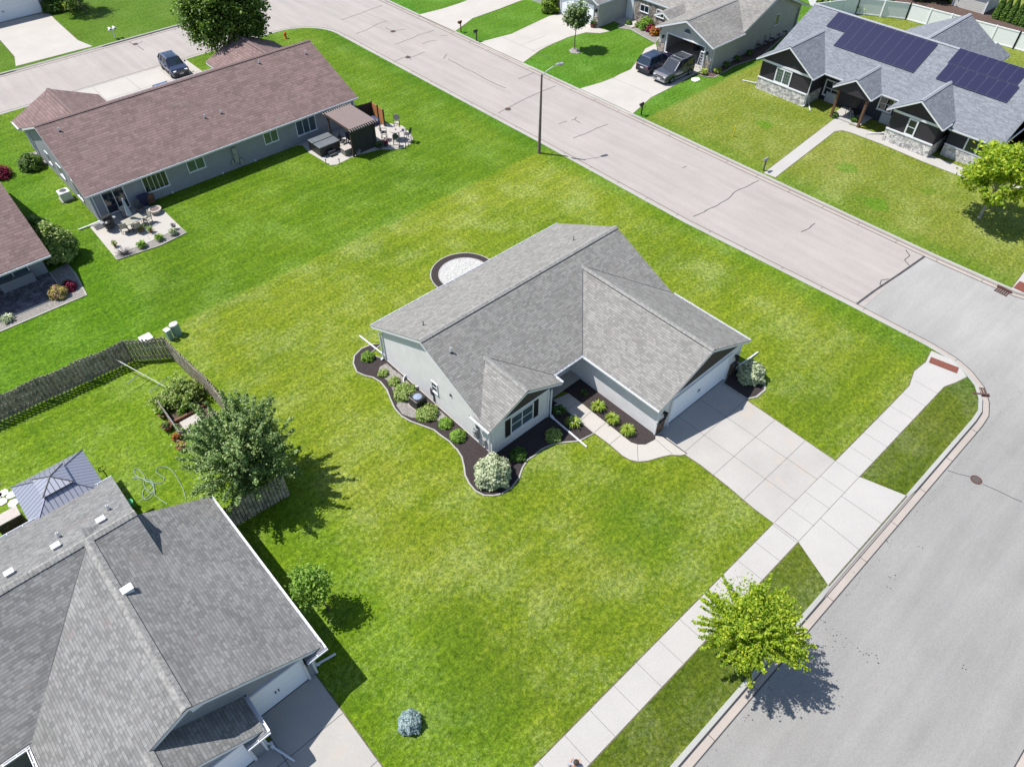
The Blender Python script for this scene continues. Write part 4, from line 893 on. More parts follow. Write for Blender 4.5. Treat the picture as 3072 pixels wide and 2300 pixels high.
# ================================================================ house with open garage across the street
H_=H=house('beige_duplex','grey-beige house with stone fronts, one garage standing open, across the street',(73,53,0))
OE=2.8; OS=.42
zO=OE+OS*3.8; mzr=OE+OS*6.1
pl=[]
for c0,c1 in ((41.5,49.1),(57.4,65.0)):
    cm=(c0+c1)/2; ub=70.7+(zO-OE)/OS
    pl+=[[(65.55,c1,OE),(70.7,c1,OE),(ub,cm,zO),(65.55,cm,zO)],[(65.55,c0,OE),(65.55,cm,zO),(ub,cm,zO),(70.7,c0,OE)]]
pl+=[[(70.7,41.6,OE),(76.8,41.6,mzr),(76.8,64.9,mzr),(70.7,64.9,OE)],[(76.8,41.6,mzr),(83.3,41.6,OE-.1),(83.3,64.9,OE-.1),(76.8,64.9,mzr)]]
pl+=[[(68.0,51.3,OE),(70.9,51.3,OE),(71.6,50.2,3.3),(68.0,50.2,3.3)],[(68.0,49.1,OE),(68.0,50.2,3.3),(71.6,50.2,3.3),(70.9,49.1,OE)]]
rf=roofset(H,pl,m_roof_tan,ft=.2)
ridge(rf,(76.8,41.6,mzr),(76.8,64.9,mzr),OS,m_cap,seg=.35)
for cm in (45.3,61.2): ridge(rf,(65.55,cm,zO),(74,cm,zO),OS,m_cap,seg=.35)
dr=.28; mb=MB()
mb.prism([(70.8,0),(82.6,0),(82.6,OE-.1),(76.8,mzr-.28),(70.8,OE-.1)],1,42.1,64.4)
mb.prism(profm(57.65,64.7,57.4,65.0,OS,OE),0,66.1,70.798)
# open garage: shell with an opening
mb.box(66.1,70.79,41.85,42.0,0,OE-.15); mb.box(66.1,70.79,48.65,48.8,0,OE-.15)
mb.prism([(41.85,2.28),(48.8,2.28),(48.8,OE-.15),(45.3,zO-.29),(41.85,OE-.15)],0,66.1,66.3)
mb.box(66.1,66.3,42.0,42.75,0,2.279); mb.box(66.1,66.3,47.75,48.649,0,2.279)
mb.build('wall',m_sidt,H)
pieces('stone_wainscot',m_stonef,H,(66.02,66.099,41.84,42.7,0,1.15),(66.02,66.099,47.8,48.82,0,1.15),(66.02,66.099,57.63,58.35,0,1.15),(70.72,70.799,50.9,56.2,0,2.6),(66.02,66.099,63.75,64.72,0,1.15))
mb=MB(); mb.box(66.0,66.1,42.7,42.82,0,2.3); mb.box(66.0,66.1,47.7,47.82,0,2.3); mb.box(66.0,66.1,42.7,47.82,2.3,2.4); mb.build('door_frame',m_white,H)
mb=MB(); mb.box(66.3,70.79,42.0,48.65,.0,.02); mb.build('garage_floor',m_drive2,H)
garage_door(H,58.45,63.6,'-u',66.1,2.15,handle=False)
mb=MB(); mb.lathe([(.0,-.03),(.38,-.03),(.38,.03),(0,.03)],(0,0,0),20); 
for v_ in mb.v: v_.y,v_.z,v_.x=v_.x+45.3,max(v_.y,-.02)+3.0,v_.z+66.08
mb.build('half_round_window',m_screen,H)
mb=MB(); mb.box(66.03,66.099,44.85,45.75,2.94,2.99); mb.build('window_sill',m_white,H)
winpx(H,0,70.72,q(1640,0,S5,(1560,60))[0],q(1640,0,S5,(1690,235))[0],cols=2,rows=1,sill=True)
winpx(H,0,70.72,q(1640,0,S5,(1830,150))[0],q(1640,0,S5,(1940,320))[0],cols=2,rows=1,sill=True)
mb=MB(frame((70.8,57.0,.1),'-u')); mb.box(-.5,.5,0,.05,0,2.1); mb.build('front_door',m_white,H)
mb=MB(); mb.box(68.9,70.8,54.9,57.6,0,.12); mb.build('porch_slab',m_drive2,H)
w_=window(H,(77.9,42.1,2.3),'-v',.7,1.05,cols=1,glass=m_glassg); 
for y in (42.4,48.2): lantern(H,66.1,y,1.8,'-u')
lantern(H,66.1,58.0,1.8,'-u')
gutter(H,(65.55,41.5,OE),(70.9,41.5,OE),(0,-1)); gutter(H,(65.55,57.4,OE),(70.7,57.4,OE),(0,-1)); gutter(H,(70.7,51.3,OE),(70.7,57.4,OE),(-1,0))
downspout(H,66.25,41.8,2.6,0,-1); downspout(H,82.0,42.0,2.6,0,-1,mat=m_dark)
# upper left corner house
H=house('white_garage_house','white double garage door of a house in the upper left corner',(16,108,0))
mb=MB(); mb.box(9,22.3,104.9,114,0,2.9); mb.build('wall',m_sidw,H); garage_door(H,12.5,20.35,'-v',104.9,2.35)
pieces('stone_wainscot',m_stoneb,H,(20.5,21.6,104.75,104.899,0,1.1))
mb=MB(); mb.box(21.52,21.66,104.78,104.899,0,2.9); mb.build('corner_board',m_white,H)
roofset(H,[[(8.5,104.3,2.9),(22.8,104.3,2.9),(22.8,109.5,5.2),(8.5,109.5,5.2)],[(8.5,114.7,2.9),(8.5,109.5,5.2),(22.8,109.5,5.2),(22.8,114.7,2.9)]],m_roof_main)
# far shed
H=house('garden_shed','white sided shed above the brown bed at the top right',(105.5,31.5,0),'shed')
mb=MB(); mb.box(103.5,107.5,29.7,33.5,0,2.6); mb.build('wall',siding('white_lap',(.5,.49,.45),.2,gl=.5),H)
mb=MB(); mb.box(103.42,103.52,29.62,29.78,0,2.6); mb.box(103.42,103.52,33.42,33.58,0,2.6); mb.build('corner_board',m_white,H)
roofset(H,[[(103.1,29.3,2.6),(105.5,29.3,3.7),(105.5,33.9,3.7),(103.1,33.9,2.6)],[(107.9,29.3,2.6),(107.9,33.9,2.6),(105.5,33.9,3.7),(105.5,29.3,3.7)]],m_roof_tan)
# stone pillared house at the very top
H=house('stone_pier_house','stone garage pier of a house cut by the top picture edge',(66,71,0))
mb=MB(); mb.box(66.4,76,65.9,76,0,2.9); mb.build('wall',m_sidt,H); mb=MB(); g_=G(*q(1380,0,S3,(620,25))[0]); mb.box(66.3,66.399,66,66.9,0,1.2); mb.build('stone_wainscot',m_stonef,H)
roofset(H,[[(65.9,65.5,2.9),(71,65.5,5.1),(71,76.5,5.1),(65.9,76.5,2.9)],[(76.5,65.5,2.9),(76.5,76.5,2.9),(71,76.5,5.1),(71,65.5,5.1)]],m_roof_tan)
# ---------------------------------------------------------------- vegetation
rng=np.random.default_rng(7)
def leafmesh(name,pts,size,mat,parent=None,up=.5,asp=1.6,nrm=None,off=None,jit=.35):
    P=np.asarray(pts,float); n=len(P)
    d=rng.normal(size=(n,3)); d[:,2]=np.abs(d[:,2])*(1+up*2)+up*.6
    if nrm is not None: d=d*.6+np.asarray(nrm)*1.2
    d/=np.linalg.norm(d,axis=1)[:,None]
    a=np.cross(d,rng.normal(size=(n,3))); a/=np.linalg.norm(a,axis=1)[:,None]; b=np.cross(d,a)
    s=size*(1+rng.uniform(-jit,jit,n))[:,None]
    A=a*s*asp*.5; B=b*s*.5
    V=np.stack([P-A,P+B+d*s*.12,P+A,P-B+d*s*.12],1).reshape(-1,3)
    if off is not None: V=V-np.asarray(off)
    me=bpy.data.meshes.new(name); me.vertices.add(4*n); me.vertices.foreach_set('co',V.ravel()); me.loops.add(4*n); me.loops.foreach_set('vertex_index',np.arange(4*n,dtype=np.int32)); me.polygons.add(n); me.polygons.foreach_set('loop_start',np.arange(0,4*n,4,dtype=np.int32)); me.polygons.foreach_set('loop_total',np.full(n,4,dtype=np.int32))
    me.materials.append(mat); me.update(calc_edges=True); me.validate()
    o=bpy.data.objects.new(name,me); C.objects.link(o)
    if parent is not None: o.parent=parent
    return o
def sph(n):
    d=rng.normal(size=(n,3)); return d/np.linalg.norm(d,axis=1)[:,None]
def clumps(c,r,nc,per,cr,flat=.75,inner=.25,low=-.7):
    c=np.array(c,float);r=np.array(r,float); D=sph(nc*3); D=D[D[:,2]>low][:nc]
    rad=np.where(rng.random(len(D))<inner,rng.uniform(.25,.7,len(D)),rng.uniform(.74,1.08,len(D)))
    K=c+D*r*rad[:,None]; out=[]
    for k in K:
        m=int(per*rng.uniform(.55,1.35)); cr_=cr*rng.uniform(.6,1.3)
        q_=rng.normal(size=(m,3))*np.array([1,1,flat])*cr_*.55; out.append(k+q_)
    return np.vstack(out),K
def shoots(c,r,n,per,spread=.07,up=.6,low=-.15,curve=.0,lv=.2):
    c=np.array(c,float);r=np.array(r,float); out=[];tips=[]
    D=sph(n*4); D[:,2]+=up*rng.random(len(D)); D=D[D[:,2]>low][:n]; D/=np.linalg.norm(D,axis=1)[:,None]
    for d in D:
        L=rng.uniform(.92-lv,.92+lv); t0=rng.uniform(.1,.45); m=int(per*rng.uniform(.7,1.3)); t=rng.uniform(t0,L,m)**.9
        base=c-np.array([0,0,r[2]*.55]); tip=c+d*r*L; tips.append(tip); st=base+(tip-base)*.0
        p=st+(tip-st)*(t/L)[:,None]; p[:,2]+=curve*np.sin(t*3.1)
        out.append(p+rng.normal(size=(m,3))*spread*(1.3-.6*(t/L))[:,None])
    return np.vstack(out),np.array(tips)
def tree(label,base,c,r,mode,mat,size,n1,n2,n3,bark,tr=.12,group=None,name='tree',up=.5,lean=None,cat='tree',flat=.75,limbs=14,fill=0,**kw):
    t=thing(name,label,cat,(base[0],base[1],0),0,group)
    if mode=='clumps': P,K=clumps(c,r,n1,n2,n3,flat,**kw)
    else:
        P,K=shoots(c,r,n1,n2,n3,**kw)
        if fill: P2,K2=clumps((c[0],c[1],c[2]-.05*r[2]),(r[0]*.8,r[1]*.8,r[2]*.8),fill,150,r[0]*.22,.7,low=-.5); P=np.vstack([P,P2])
    leafmesh('crown',P,size,mat,t,up=up,off=(base[0],base[1],0))
    mb=MB(); top=Vector((c[0],c[1],c[2]-r[2]*.35)); b0=Vector((base[0],base[1],-.05)); mid=b0.lerp(top,.5)+Vector((random.uniform(-.06,.06),random.uniform(-.06,.06),0))
    mb.cyl(b0,b0+Vector((0,0,.25)),tr*1.5,tr*1.05,10); mb.cyl(b0+Vector((0,0,.25)),mid,tr*1.05,tr*.8,10); mb.cyl(mid,top,tr*.8,tr*.45,9)
    mb.build('trunk',bark,t); mb=MB()
    idx=rng.choice(len(K),min(limbs,len(K)),replace=False)
    for i in idx:
        k=Vector(K[i]); f=random.uniform(.45,1); s=mid.lerp(top,f*.9); m2=s.lerp(k,.5)+Vector((0,0,.12*(k-s).length))
        mb.cyl(s,m2,tr*.34,tr*.2,6); mb.cyl(m2,s.lerp(k,.93),tr*.2,tr*.06,5)
    mb.build('branches',bark,t); return t
def shrub(label,base,r,h,mat,size,n,group=None,name='shrub',cat='shrub',mode='ball',up=.3,stem=True,z0=.0):
    t=thing(name,label,cat,(base[0],base[1],0),0,group)
    if mode=='ball':
        D=sph(n); D[:,2]=np.abs(D[:,2]); rad=rng.uniform(.72,1.03,n)
        bump=1+.1*np.sin(D[:,0]*7+1)*np.cos(D[:,1]*6)+.07*np.sin(D[:,2]*9+D[:,0]*5)
        P=D*np.array([r,r,h*.85])*(rad*bump)[:,None]+np.array([base[0],base[1],h*.12]); nr=D
    elif mode=='clump': P,K=clumps((base[0],base[1],h*.5),(r*.85,r*.85,h*.5),max(5,n//60),60,r*.35,low=-.6); nr=None
    leafmesh('foliage',P,size,mat,t,up=up,nrm=nr,off=(base[0],base[1],0))
    mb=MB(); 
    for a in (0,2.1,4.2): mb.cyl((base[0],base[1],-.02),(base[0]+.4*r*math.cos(a),base[1]+.4*r*math.sin(a),h*.6),.025,.012,5)
    if mode=='ball': mb.lathe([(r*.62,h*.1),(r*.7,h*.35),(r*.5,h*.62),(r*.1,h*.72)],(base[0],base[1],0),10,1)
    mb.build('stems',[m_bark,m_post if mat not in (m_f_blue,) else m_post],t); return t
def tuft(label,base,r,h,mat,n=60,group=None,name='perennial_plant',cat='plant',wd=.03,flower=None):
    t=thing(name,label,cat,(base[0],base[1],0),0,group); mb=MB()
    for i in range(n):
        a=rng.uniform(0,6.283); l=r*rng.uniform(.55,1.1); hh=h*rng.uniform(.6,1.1); ca,sa=math.cos(a),math.sin(a); px,py=-sa*wd/2,ca*wd/2
        pts=[(0,0),(l*.35,hh*.85),(l*.75,hh),(l,hh*.55)]; L=[];Rr=[]
        for j,(x,z) in enumerate(pts):
            w_=(1,1.2,.9,.1)[j]; L.append((base[0]+x*ca+px*w_,base[1]+x*sa+py*w_,z+.02)); Rr.append((base[0]+x*ca-px*w_,base[1]+x*sa-py*w_,z+.02))
        mb.add(L+Rr,[[j,4+j,5+j,j+1] for j in range(3)])
    mb.build('leaves',mat,t)
    if flower:
        fb_=MB()
        for i in range(flower[1]):
            a=rng.uniform(0,6.283);l=r*rng.uniform(.2,.8); p=(base[0]+l*math.cos(a),base[1]+l*math.sin(a),h*1.1); fb_.lathe([(.01,0),(.035,.03),(.01,.05)],p,5)
        fb_.build('flowers',flower[0],t)
    return t
m_fl_w=plain('white_petals',(.7,.7,.68),.7); m_fl_y=plain('yellow_petals',(.7,.55,.1),.7)
random.seed(11)
tree('yellow-green street tree with spiky shoots leaning over the kerb at the lower right',(16.75,2.75),(17.0,3.05,3.2),(2.25,2.25,1.5),'shoots',m_f_lime2,.075,120,210,.05,m_bark,.08,up=.35,low=-.4,lv=.3,name='maple_tree',limbs=26,fill=46)
tree('small young tree beside the lower left grey roof',(4.37,17.7),(4.15,18.1,2.3),(.8,.85,.85),'clumps',m_f_small,.085,40,80,.3,m_bark,.045,name='young_tree')
t_=tree('large loose grey-green tree over the wooden fence corner',(5.3,26.5),(5.35,26.7,3.1),(2.75,2.9,2.9),'shoots',m_f_pear,.08,190,240,.075,m_bark,.11,name='pear_tree',up=.6,low=-.45,lv=.32,fill=60,limbs=26)
tree('bright lime green tree with round crown in front of the dark house',(60.7,11.2),(60.5,11.15,3.9),(2.6,2.6,2.2),'clumps',m_f_lime2,.17,110,90,.5,m_barkp,.12,name='maple_tree')
tree('big dense shade tree rising behind the red roofed house',(31.0,76.6),(30.6,76.1,5.6),(3.8,3.8,4.4),'clumps',m_f_oak,.19,260,150,.75,m_bark,.25,name='shade_tree',limbs=30)
tree('slender upright tree in a stone ring on the lawn between two driveways',(59.9,55.3),(60.0,55.3,3.15),(1.45,1.45,1.85),'shoots',m_f_grey,.13,95,60,.13,m_bark,.06,name='slender_tree',up=1.3,low=-.05)
tree('small dark tree casting an oval shadow in the upper left corner',(24.15,101.3),(23.6,101.9,2.9),(1.9,1.9,1.3),'clumps',m_f_bush,.17,45,55,.6,m_bark,.08,name='young_tree')
# shrubs : round variegated ones, blue spruce, etc
shrub('big round variegated shrub at the front corner of the middle house',(15.35,18.25),1.02,1.45,m_f_dog,.10,5200,name='round_shrub')
shrub('variegated shrub under the downspout right of the garage',(32.35,13.15),.85,1.25,m_f_dog,.10,3600,name='round_shrub')
shrub('small round blue-green spruce alone on the lower lawn',(4.1,10.85),.5,.75,m_f_blue,.075,2600,name='dwarf_spruce')
shrub('round lime green shrub beside the white garage door across the street',(65.6,64.9),1.15,1.9,m_f_lime,.15,2600,name='round_shrub')
shrub('clipped round shrub by the upper left garage pier',G(*q(0,0,S3,(520,110))[0])[:2],1.1,1.7,m_f_bush,.16,1800,name='round_shrub')
shrub('spreading shrub at the top edge beside the upper left house',G(*q(0,0,S3,(690,75))[0])[:2],1.6,2.0,m_f_vine,.2,1600,name='spreading_shrub',mode='clump')
shrub('round shrub at the far end corner of the red roofed house',(7.6,69.2),.95,1.3,m_f_oak,.11,2600,name='round_shrub')
shrub('tall dark shrub at the corner of the stamped patio house',(4.9,54.6),1.35,2.9,m_f_vine,.13,5200,name='tall_shrub')
shrub('second tall dark shrub next to the left edge house wall',(4.6,56.6),1.1,2.6,m_f_oak,.13,3800,name='tall_shrub')
shrub('yellow and pink flowering shrub on the patio corner at the left edge',(3.2,50.25),.62,.85,m_f_gold,.08,2600,name='flowering_shrub')
shrub('dark red barberry beside the yellow flowering shrub',(4.05,50.5),.45,.65,m_f_red,.07,1800,name='flowering_shrub')
tuft('pale green hosta on the gravel bed at the left picture edge',G(*q(0,760,S3,(85,640))[0])[:2],.5,.35,m_f_dog,80,wd=.08)
tuft('small plant with broad leaves below the tall dark shrub',G(*q(0,760,S3,(650,300))[0])[:2],.35,.3,m_f_bush,40,wd=.07)
shrub('dark bush cut by the left edge above the red roof corner',G(10,530)[:2],.8,1.0,m_f_red,.1,900,name='round_shrub')
# middle house plantings
L_end='perennials along the pale end wall'
for (x,y),r,h,m,nn,lb in ((q(1080,960,S5,(130,640))[0],.42,.5,m_f_small,1500,'bright green bush alone in the rounded end of the mulch bed'),(q(1080,960,S5,(385,900))[0],.34,.35,m_f_vine,700,'second small bush from the bed end along the pale wall'),(q(1080,960,S5,(565,1040))[0],.38,.4,m_f_vine,800,'third bush along the pale wall, near the window well'),(q(1080,960,S5,(740,1230))[0],.72,.6,m_f_vine,2600,'wide leafy bush just left of the air conditioner'),(q(1080,960,S5,(1110,1560))[0],.68,.55,m_f_vine,2400,'wide leafy bush just below the air conditioner'),(q(1024,600,S2,(675,1455))[0],.42,.42,m_f_small,900,'small bush between the wide bush and the meters'),(q(1024,600,S2,(755,1540))[0],.48,.5,m_f_small,1200,'bush in front of the electric meters')):
    g_=G(*p if False else (x,y)); shrub(lb,g_[:2],r,h,m,.07,nn,group=L_end,name='bush')
for (x,y),fl,lb in ((q(1640,1180,S3,(490,150))[0],None,'yellow-green tuft nearest the entry beside the garage wall'),(q(1640,1180,S3,(622,265))[0],None,'middle yellow-green tuft beside the garage wall'),(q(1640,1180,S3,(768,375))[0],None,'yellow-green tuft nearest the driveway beside the garage wall')):
    tuft(lb,G(x,y)[:2],.52,.42,m_f_lily,150,group='daylilies beside the garage wall',name='daylily',wd=.04)
tuft('daylily with white flowers in the shade by the front step',G(*q(1400,1100,S5,(1540,760))[0])[:2],.5,.4,m_f_bush,110,wd=.035,name='daylily',flower=(m_fl_w,7))
tuft('daylily with white flowers half in sun beside the front walk',G(*q(1400,1100,S5,(1770,960))[0])[:2],.55,.42,m_f_lily,130,wd=.035,name='daylily',flower=(m_fl_w,7))
tuft('sparse brown-green plant in the shaded corner by the entry',G(*q(1400,1100,S5,(1940,470))[0])[:2],.3,.35,m_f_bush,45,name='daylily')
shrub('dark round bush below the front window near the corner',G(*q(1400,1100,S5,(850,1500))[0])[:2],.48,.55,m_f_bush,1100,0) if False else None
shrub('shaded round bush in the front bed near the house corner',G(*q(1400,1100,S5,(850,1490))[0])[:2],.5,.55,m_f_bush,.06,1500,name='bush')
shrub('pale round bush in the front bed near the long downspout',G(*q(1400,1100,S5,(1430,1170))[0])[:2],.5,.6,m_f_vine,.05,1500,name='bush')
# patio borders
for (x,y),r,m,lb in ((q(200,480,S5,(1260,1450))[0],.45,m_f_small,'leafy plant in the patio border, left of the other one'),(q(200,480,S5,(1550,1330))[0],.42,m_f_small,'leafy plant in the patio border, right of the other one'),(q(200,480,S5,(1780,1240))[0],.4,m_f_dog,'pale low plant at the right end of the patio border')):
    tuft(lb,G(x,y)[:2],r,.45,m,90,group='plants in the patio border',wd=.06)
tw=thing('bare_shrub','bare grey twiggy shrub at the patio corner','shrub',(*G(*q(200,480,S5,(980,1570))[0])[:2],0)); mb=MB()
for i in range(150):
    a=rng.uniform(0,6.283); l=rng.uniform(.2,.75); mb.cyl((tw.location.x,tw.location.y,0),(tw.location.x+l*math.cos(a),tw.location.y+l*math.sin(a)*.7,rng.uniform(.25,.6)),.012,.004,3,cap=False)
mb.build('twigs',m_f_twig,tw)
for i,(x,y) in enumerate(q(1860,60,S5,(1385,905),(1610,890),(1760,790),(1930,690),(2130,590))):
    tuft(['yellow-green hosta at the foot of the open garage pier','yellow-green plant just round the corner from the garage pier','dark plant along the long garage side wall, nearest the street','second dark plant along the garage side wall','third dark plant along the garage side wall'][i],G(x,y)[:2],.5,.5,m_f_lily if i<2 else m_f_bush,80,group='plants along the garage side wall',wd=.07)
for i,(x,y) in enumerate(q(1640,0,S5,(1360,420),(1520,450),(1640,480),(1700,520),(1780,580))):
    shrub(['small green plant left in the stone wall bed','soft green plant beside the bright bush','bright green bush in the stone wall bed','dark red bush in the stone wall bed','lime and red flowering bush at the garage corner'][i],G(x,y)[:2],(.35,.45,.85,.5,.6)[i],(.5,.6,1.3,.8,.9)[i],(m_f_bush,m_f_vine,m_f_small,m_f_red,m_f_redmix)[i],.13,(300,400,1200,600,800)[i],name='bush',group='plants below the stone wall')
mb=MB(); tb=thing('flower_pot','flower pot beside the white garage door across the street','flower pot',(*G(*q(1640,0,S5,(755,455))[0])[:2],0)); mb.lathe([(.2,0),(.28,.4),(.24,.42)],(0,0,0),10); mb.build('pot',m_terra,tb,world=False)
leafmesh('foliage',rng.normal(size=(120,3))*.14+np.array([0,0,.55]),.12,m_f_bush,tb)
# arborvitae row
def conifer(label,base,h,r,grp):
    t=thing('arborvitae',label,'conifer',(base[0],base[1],0),0,grp); n=2600; z=rng.uniform(0,1,n)**.8; a=rng.uniform(0,6.283,n); rr_=r*(1-z**1.6)**.8*rng.uniform(.8,1.05,n)
    P=np.stack([rr_*np.cos(a),rr_*np.sin(a),.05+z*h],1); leafmesh('foliage',P,.13,m_f_arb,t,up=.1,nrm=np.stack([np.cos(a),np.sin(a),z*0+.3],1))
    mb=MB(); mb.lathe([(r*.7,.02),(r*.6,h*.5),(.05,h*.85)],(0,0,0),9); mb.cyl((0,0,-.1),(0,0,.3),.06,.06,6); mb.build('trunk',m_post,t,world=False); return t
ab=['leftmost arborvitae of the row beside the shed','second arborvitae from the shed','middle arborvitae of the row of five','fourth arborvitae from the shed','arborvitae at the right picture edge']
for i,(x,y) in enumerate(q(2672,0,S3,(1000,178),(1060,193),(1125,212),(1188,232),(1245,250))):
    conifer(ab[i],G(x,y)[:2],2.7,.5,'row of arborvitae at the top right')
# shrubs behind the dark house
for i,((x,y),r,h,m) in enumerate(((q(2260,0,S3,(640,40))[0],.9,1.2,m_f_lime),(q(2260,0,S3,(745,62))[0],1.1,1.4,m_f_lime),(q(2260,0,S3,(960,110))[0],1.0,1.2,m_f_vine),(q(2260,0,S3,(1110,40))[0],1.3,1.7,m_f_small),(q(2260,0,S3,(1230,40))[0],1.1,1.5,m_f_small))):
    shrub(['lime mound nearest the roof corner behind the dark house','larger lime mound beside the pale post','loose pale green shrub on the stone bed','bright shrub left of the white fence end','bright shrub at the top of the fence bed'][i],G(x,y)[:2],r,h,m,.18,700,name='mound_shrub',mode='clump',group='shrubs on the pale stone bed')
for i,(x,y,r) in enumerate(((250,30,2.0),(400,45,2.2),(520,50,1.6),(120,20,1.8))):
    g_=G(*q(2672,0,S3,(x,y))[0]); shrub(['dense green shrub behind the white fence, second from left','widest dense shrub behind the white fence','dense shrub behind the white fence next to the shed','dense shrub behind the white fence corner'][i],(g_.x+2.5,g_.y),r,2.4,m_f_oak,.22,1500,name='hedge_shrub',mode='clump',group='dense shrubs behind the white fence')
# vine mound and garden greens
shrub('big mounded vine with pale leaves at the back corner of the picket garden',(5.35,35.0),1.05,1.35,m_f_vine,.1,3200,name='vine',cat='vine',mode='clump')
shrub('smaller pale vine mound at the left of the picket garden',(4.1,35.5),.75,.9,m_f_vine,.1,1500,name='vine',cat='vine',mode='clump')
shrub('low green vegetables inside the picket garden',(5.0,34.3),.6,.4,m_f_small,.08,900,name='garden_plant',cat='plant',mode='clump')
# ---------------------------------------------------------------- fences
def plank_fence(label,path,h=1.8,bw=.14,gap=.09,group=None):
    t=thing('wooden_fence',label,'fence',(path[0][0],path[0][1],0),0,group); mb=MB(); mr_=MB(); i=0
    for a,b in zip(path[:-1],path[1:]):
        a=Vector((*a,0));b=Vector((*b,0)); L=(b-a).length; d=(b-a)/L; n=Vector((-d.y,d.x,0)); k=int(L/(bw*.5+gap*.5))
        for j in range(k):
            s=(1 if j%2 else -1)*.045; c=a+d*(L*(j+.5)/k)+n*s; hh=h+random.uniform(-.03,.03)+.06*math.cos(j/k*math.pi*2*max(1,round(L/2.4)))
            w2=bw/2*.92; th=.018; P=[]
            for z in (.05,hh):
                for e,f in ((-w2,-th/2),(w2,-th/2),(w2,th/2),(-w2,th/2)): P.append(c+d*e*(1 if z<1 else .96)+n*f+Vector((0,0,z)))
            mb.add(P,[(0,3,2,1),(4,5,6,7),(0,1,5,4),(1,2,6,5),(2,3,7,6),(3,0,4,7)])
        for z in (.35,1.0,h-.25): mr_.bar(a+Vector((0,0,z)),b+Vector((0,0,z)),.05,.08)
        m=max(1,round(L/2.4))
        for j in range(m+1):
            c=a+d*(L*j/m); pm=MB(); pm.box(c.x-.05,c.x+.05,c.y-.05,c.y+.05,-.1,h-.05); pm.build('post',m_fence,t)
    mb.build('boards',m_fence,t); mr_.build('rails',m_fence,t); return t
plank_fence('weathered plank fence round the lower left back yard',[(-9.5,40.9),(-3.57,40.85),(4.35,40.45),(6.35,39.05),(6.45,37.0),(6.7,33.9),(6.55,29),(6.4,24.85)])
plank_fence('short plank fence between the grey garage and the big tree',[(6.3,24.8),(2.5,25.0)],gap=.05)
def vinyl(label,path,h=1.8):
    t=thing('vinyl_fence',label,'fence',(path[0][0],path[0][1],0)); 
    for a,b in zip(path[:-1],path[1:]):
        a=Vector((*a,0));b=Vector((*b,0)); L=(b-a).length; m=max(1,round(L/2.4)); mb=MB()
        mb.bar(a+Vector((0,0,h*.5+.03)),b+Vector((0,0,h*.5+.03)),.03,h-.2); mb.bar(a+Vector((0,0,h-.05)),b+Vector((0,0,h-.05)),.08,.12); mb.bar(a+Vector((0,0,.1)),b+Vector((0,0,.1)),.08,.12); mb.build('panel',m_vinyl,t)
        for j in range(m+1): c=a.lerp(b,j/m); pm=MB(); pm.box(c.x-.07,c.x+.07,c.y-.07,c.y+.07,0,h+.05); pm.build('post',m_vinyl,t)
vinyl('white vinyl privacy fence behind the dark house',[(86.5,42.6),(92.2,39.98),(95.0,35.1),(95.6,28),(96.0,23.1),(96.6,14)])
# picket garden
t=thing('picket_fence','low grey picket fence enclosing the small garden','fence',(3.9,35.4,0)); mb=MB()
for a,b in (((3.95,35.4),(3.85,32.3)),((3.85,32.3),(6.2,32.2)),((3.95,35.4),(6.2,35.5))):
    a=Vector((*a,0));b=Vector((*b,0)); L=(b-a).length; k=int(L/.13)
    for j in range(k): c=a.lerp(b,(j+.5)/k); mb.box(c.x-.035,c.x+.035,c.y-.035,c.y+.035,.0,.75)
    mb.bar(a+Vector((0,0,.6)),b+Vector((0,0,.6)),.05,.08); mb.bar(a+Vector((0,0,.2)),b+Vector((0,0,.2)),.04,.07)
mb.build('pickets',plain('grey_pickets',(.3,.27,.25),.8,var=.2),t)
mb=MB(); mb.box(4.0,6.0,33.7,33.85,0,.25); tag(mb.build('garden_board',m_brown),'brown board dividing the picket garden beds','board')
mb=MB(); mb.box(4.25,5.3,32.6,33.6,.05,.09); tag(mb.build('paving_mat',m_drive2),'pale square paving inside the picket garden','paving')
mb=MB(); mb.box(4.4,5.6,31.2,31.9,0,.55); tag(mb.build('compost_bin',plain('green_plastic',(.07,.2,.1),.5)),'green plastic box under the edge of the big tree','box')
for i,((x,y),r,fm,lb) in enumerate(((q(380,1100,S3,(395,590))[0],.3,m_f_bush,'large terracotta pot beside the picket garden'),(q(380,1100,S3,(485,705))[0],.24,m_f_redmix,'pot with red flowers beside the picket garden'),(q(380,1100,S3,(530,780))[0],.28,m_f_gold,'pot with pink flowers below the picket garden'),(q(380,1100,S3,(350,480))[0],.22,m_f_bush,'dark pot at the upper side of the picket garden'))):
    g_=G(x,y); t=thing('flower_pot',lb,'flower pot',(g_.x,g_.y,0),0,'pots round the picket garden'); mb=MB(); mb.lathe([(r*.7,0),(r,.32),(r*1.08,.34),(r*.95,.3)],(0,0,0),12); mb.build('pot',m_terra,t,world=False)
    leafmesh('foliage',rng.normal(size=(110,3))*np.array([r*.38,r*.38,.06])+np.array([0,0,.4]),.08,fm,t)
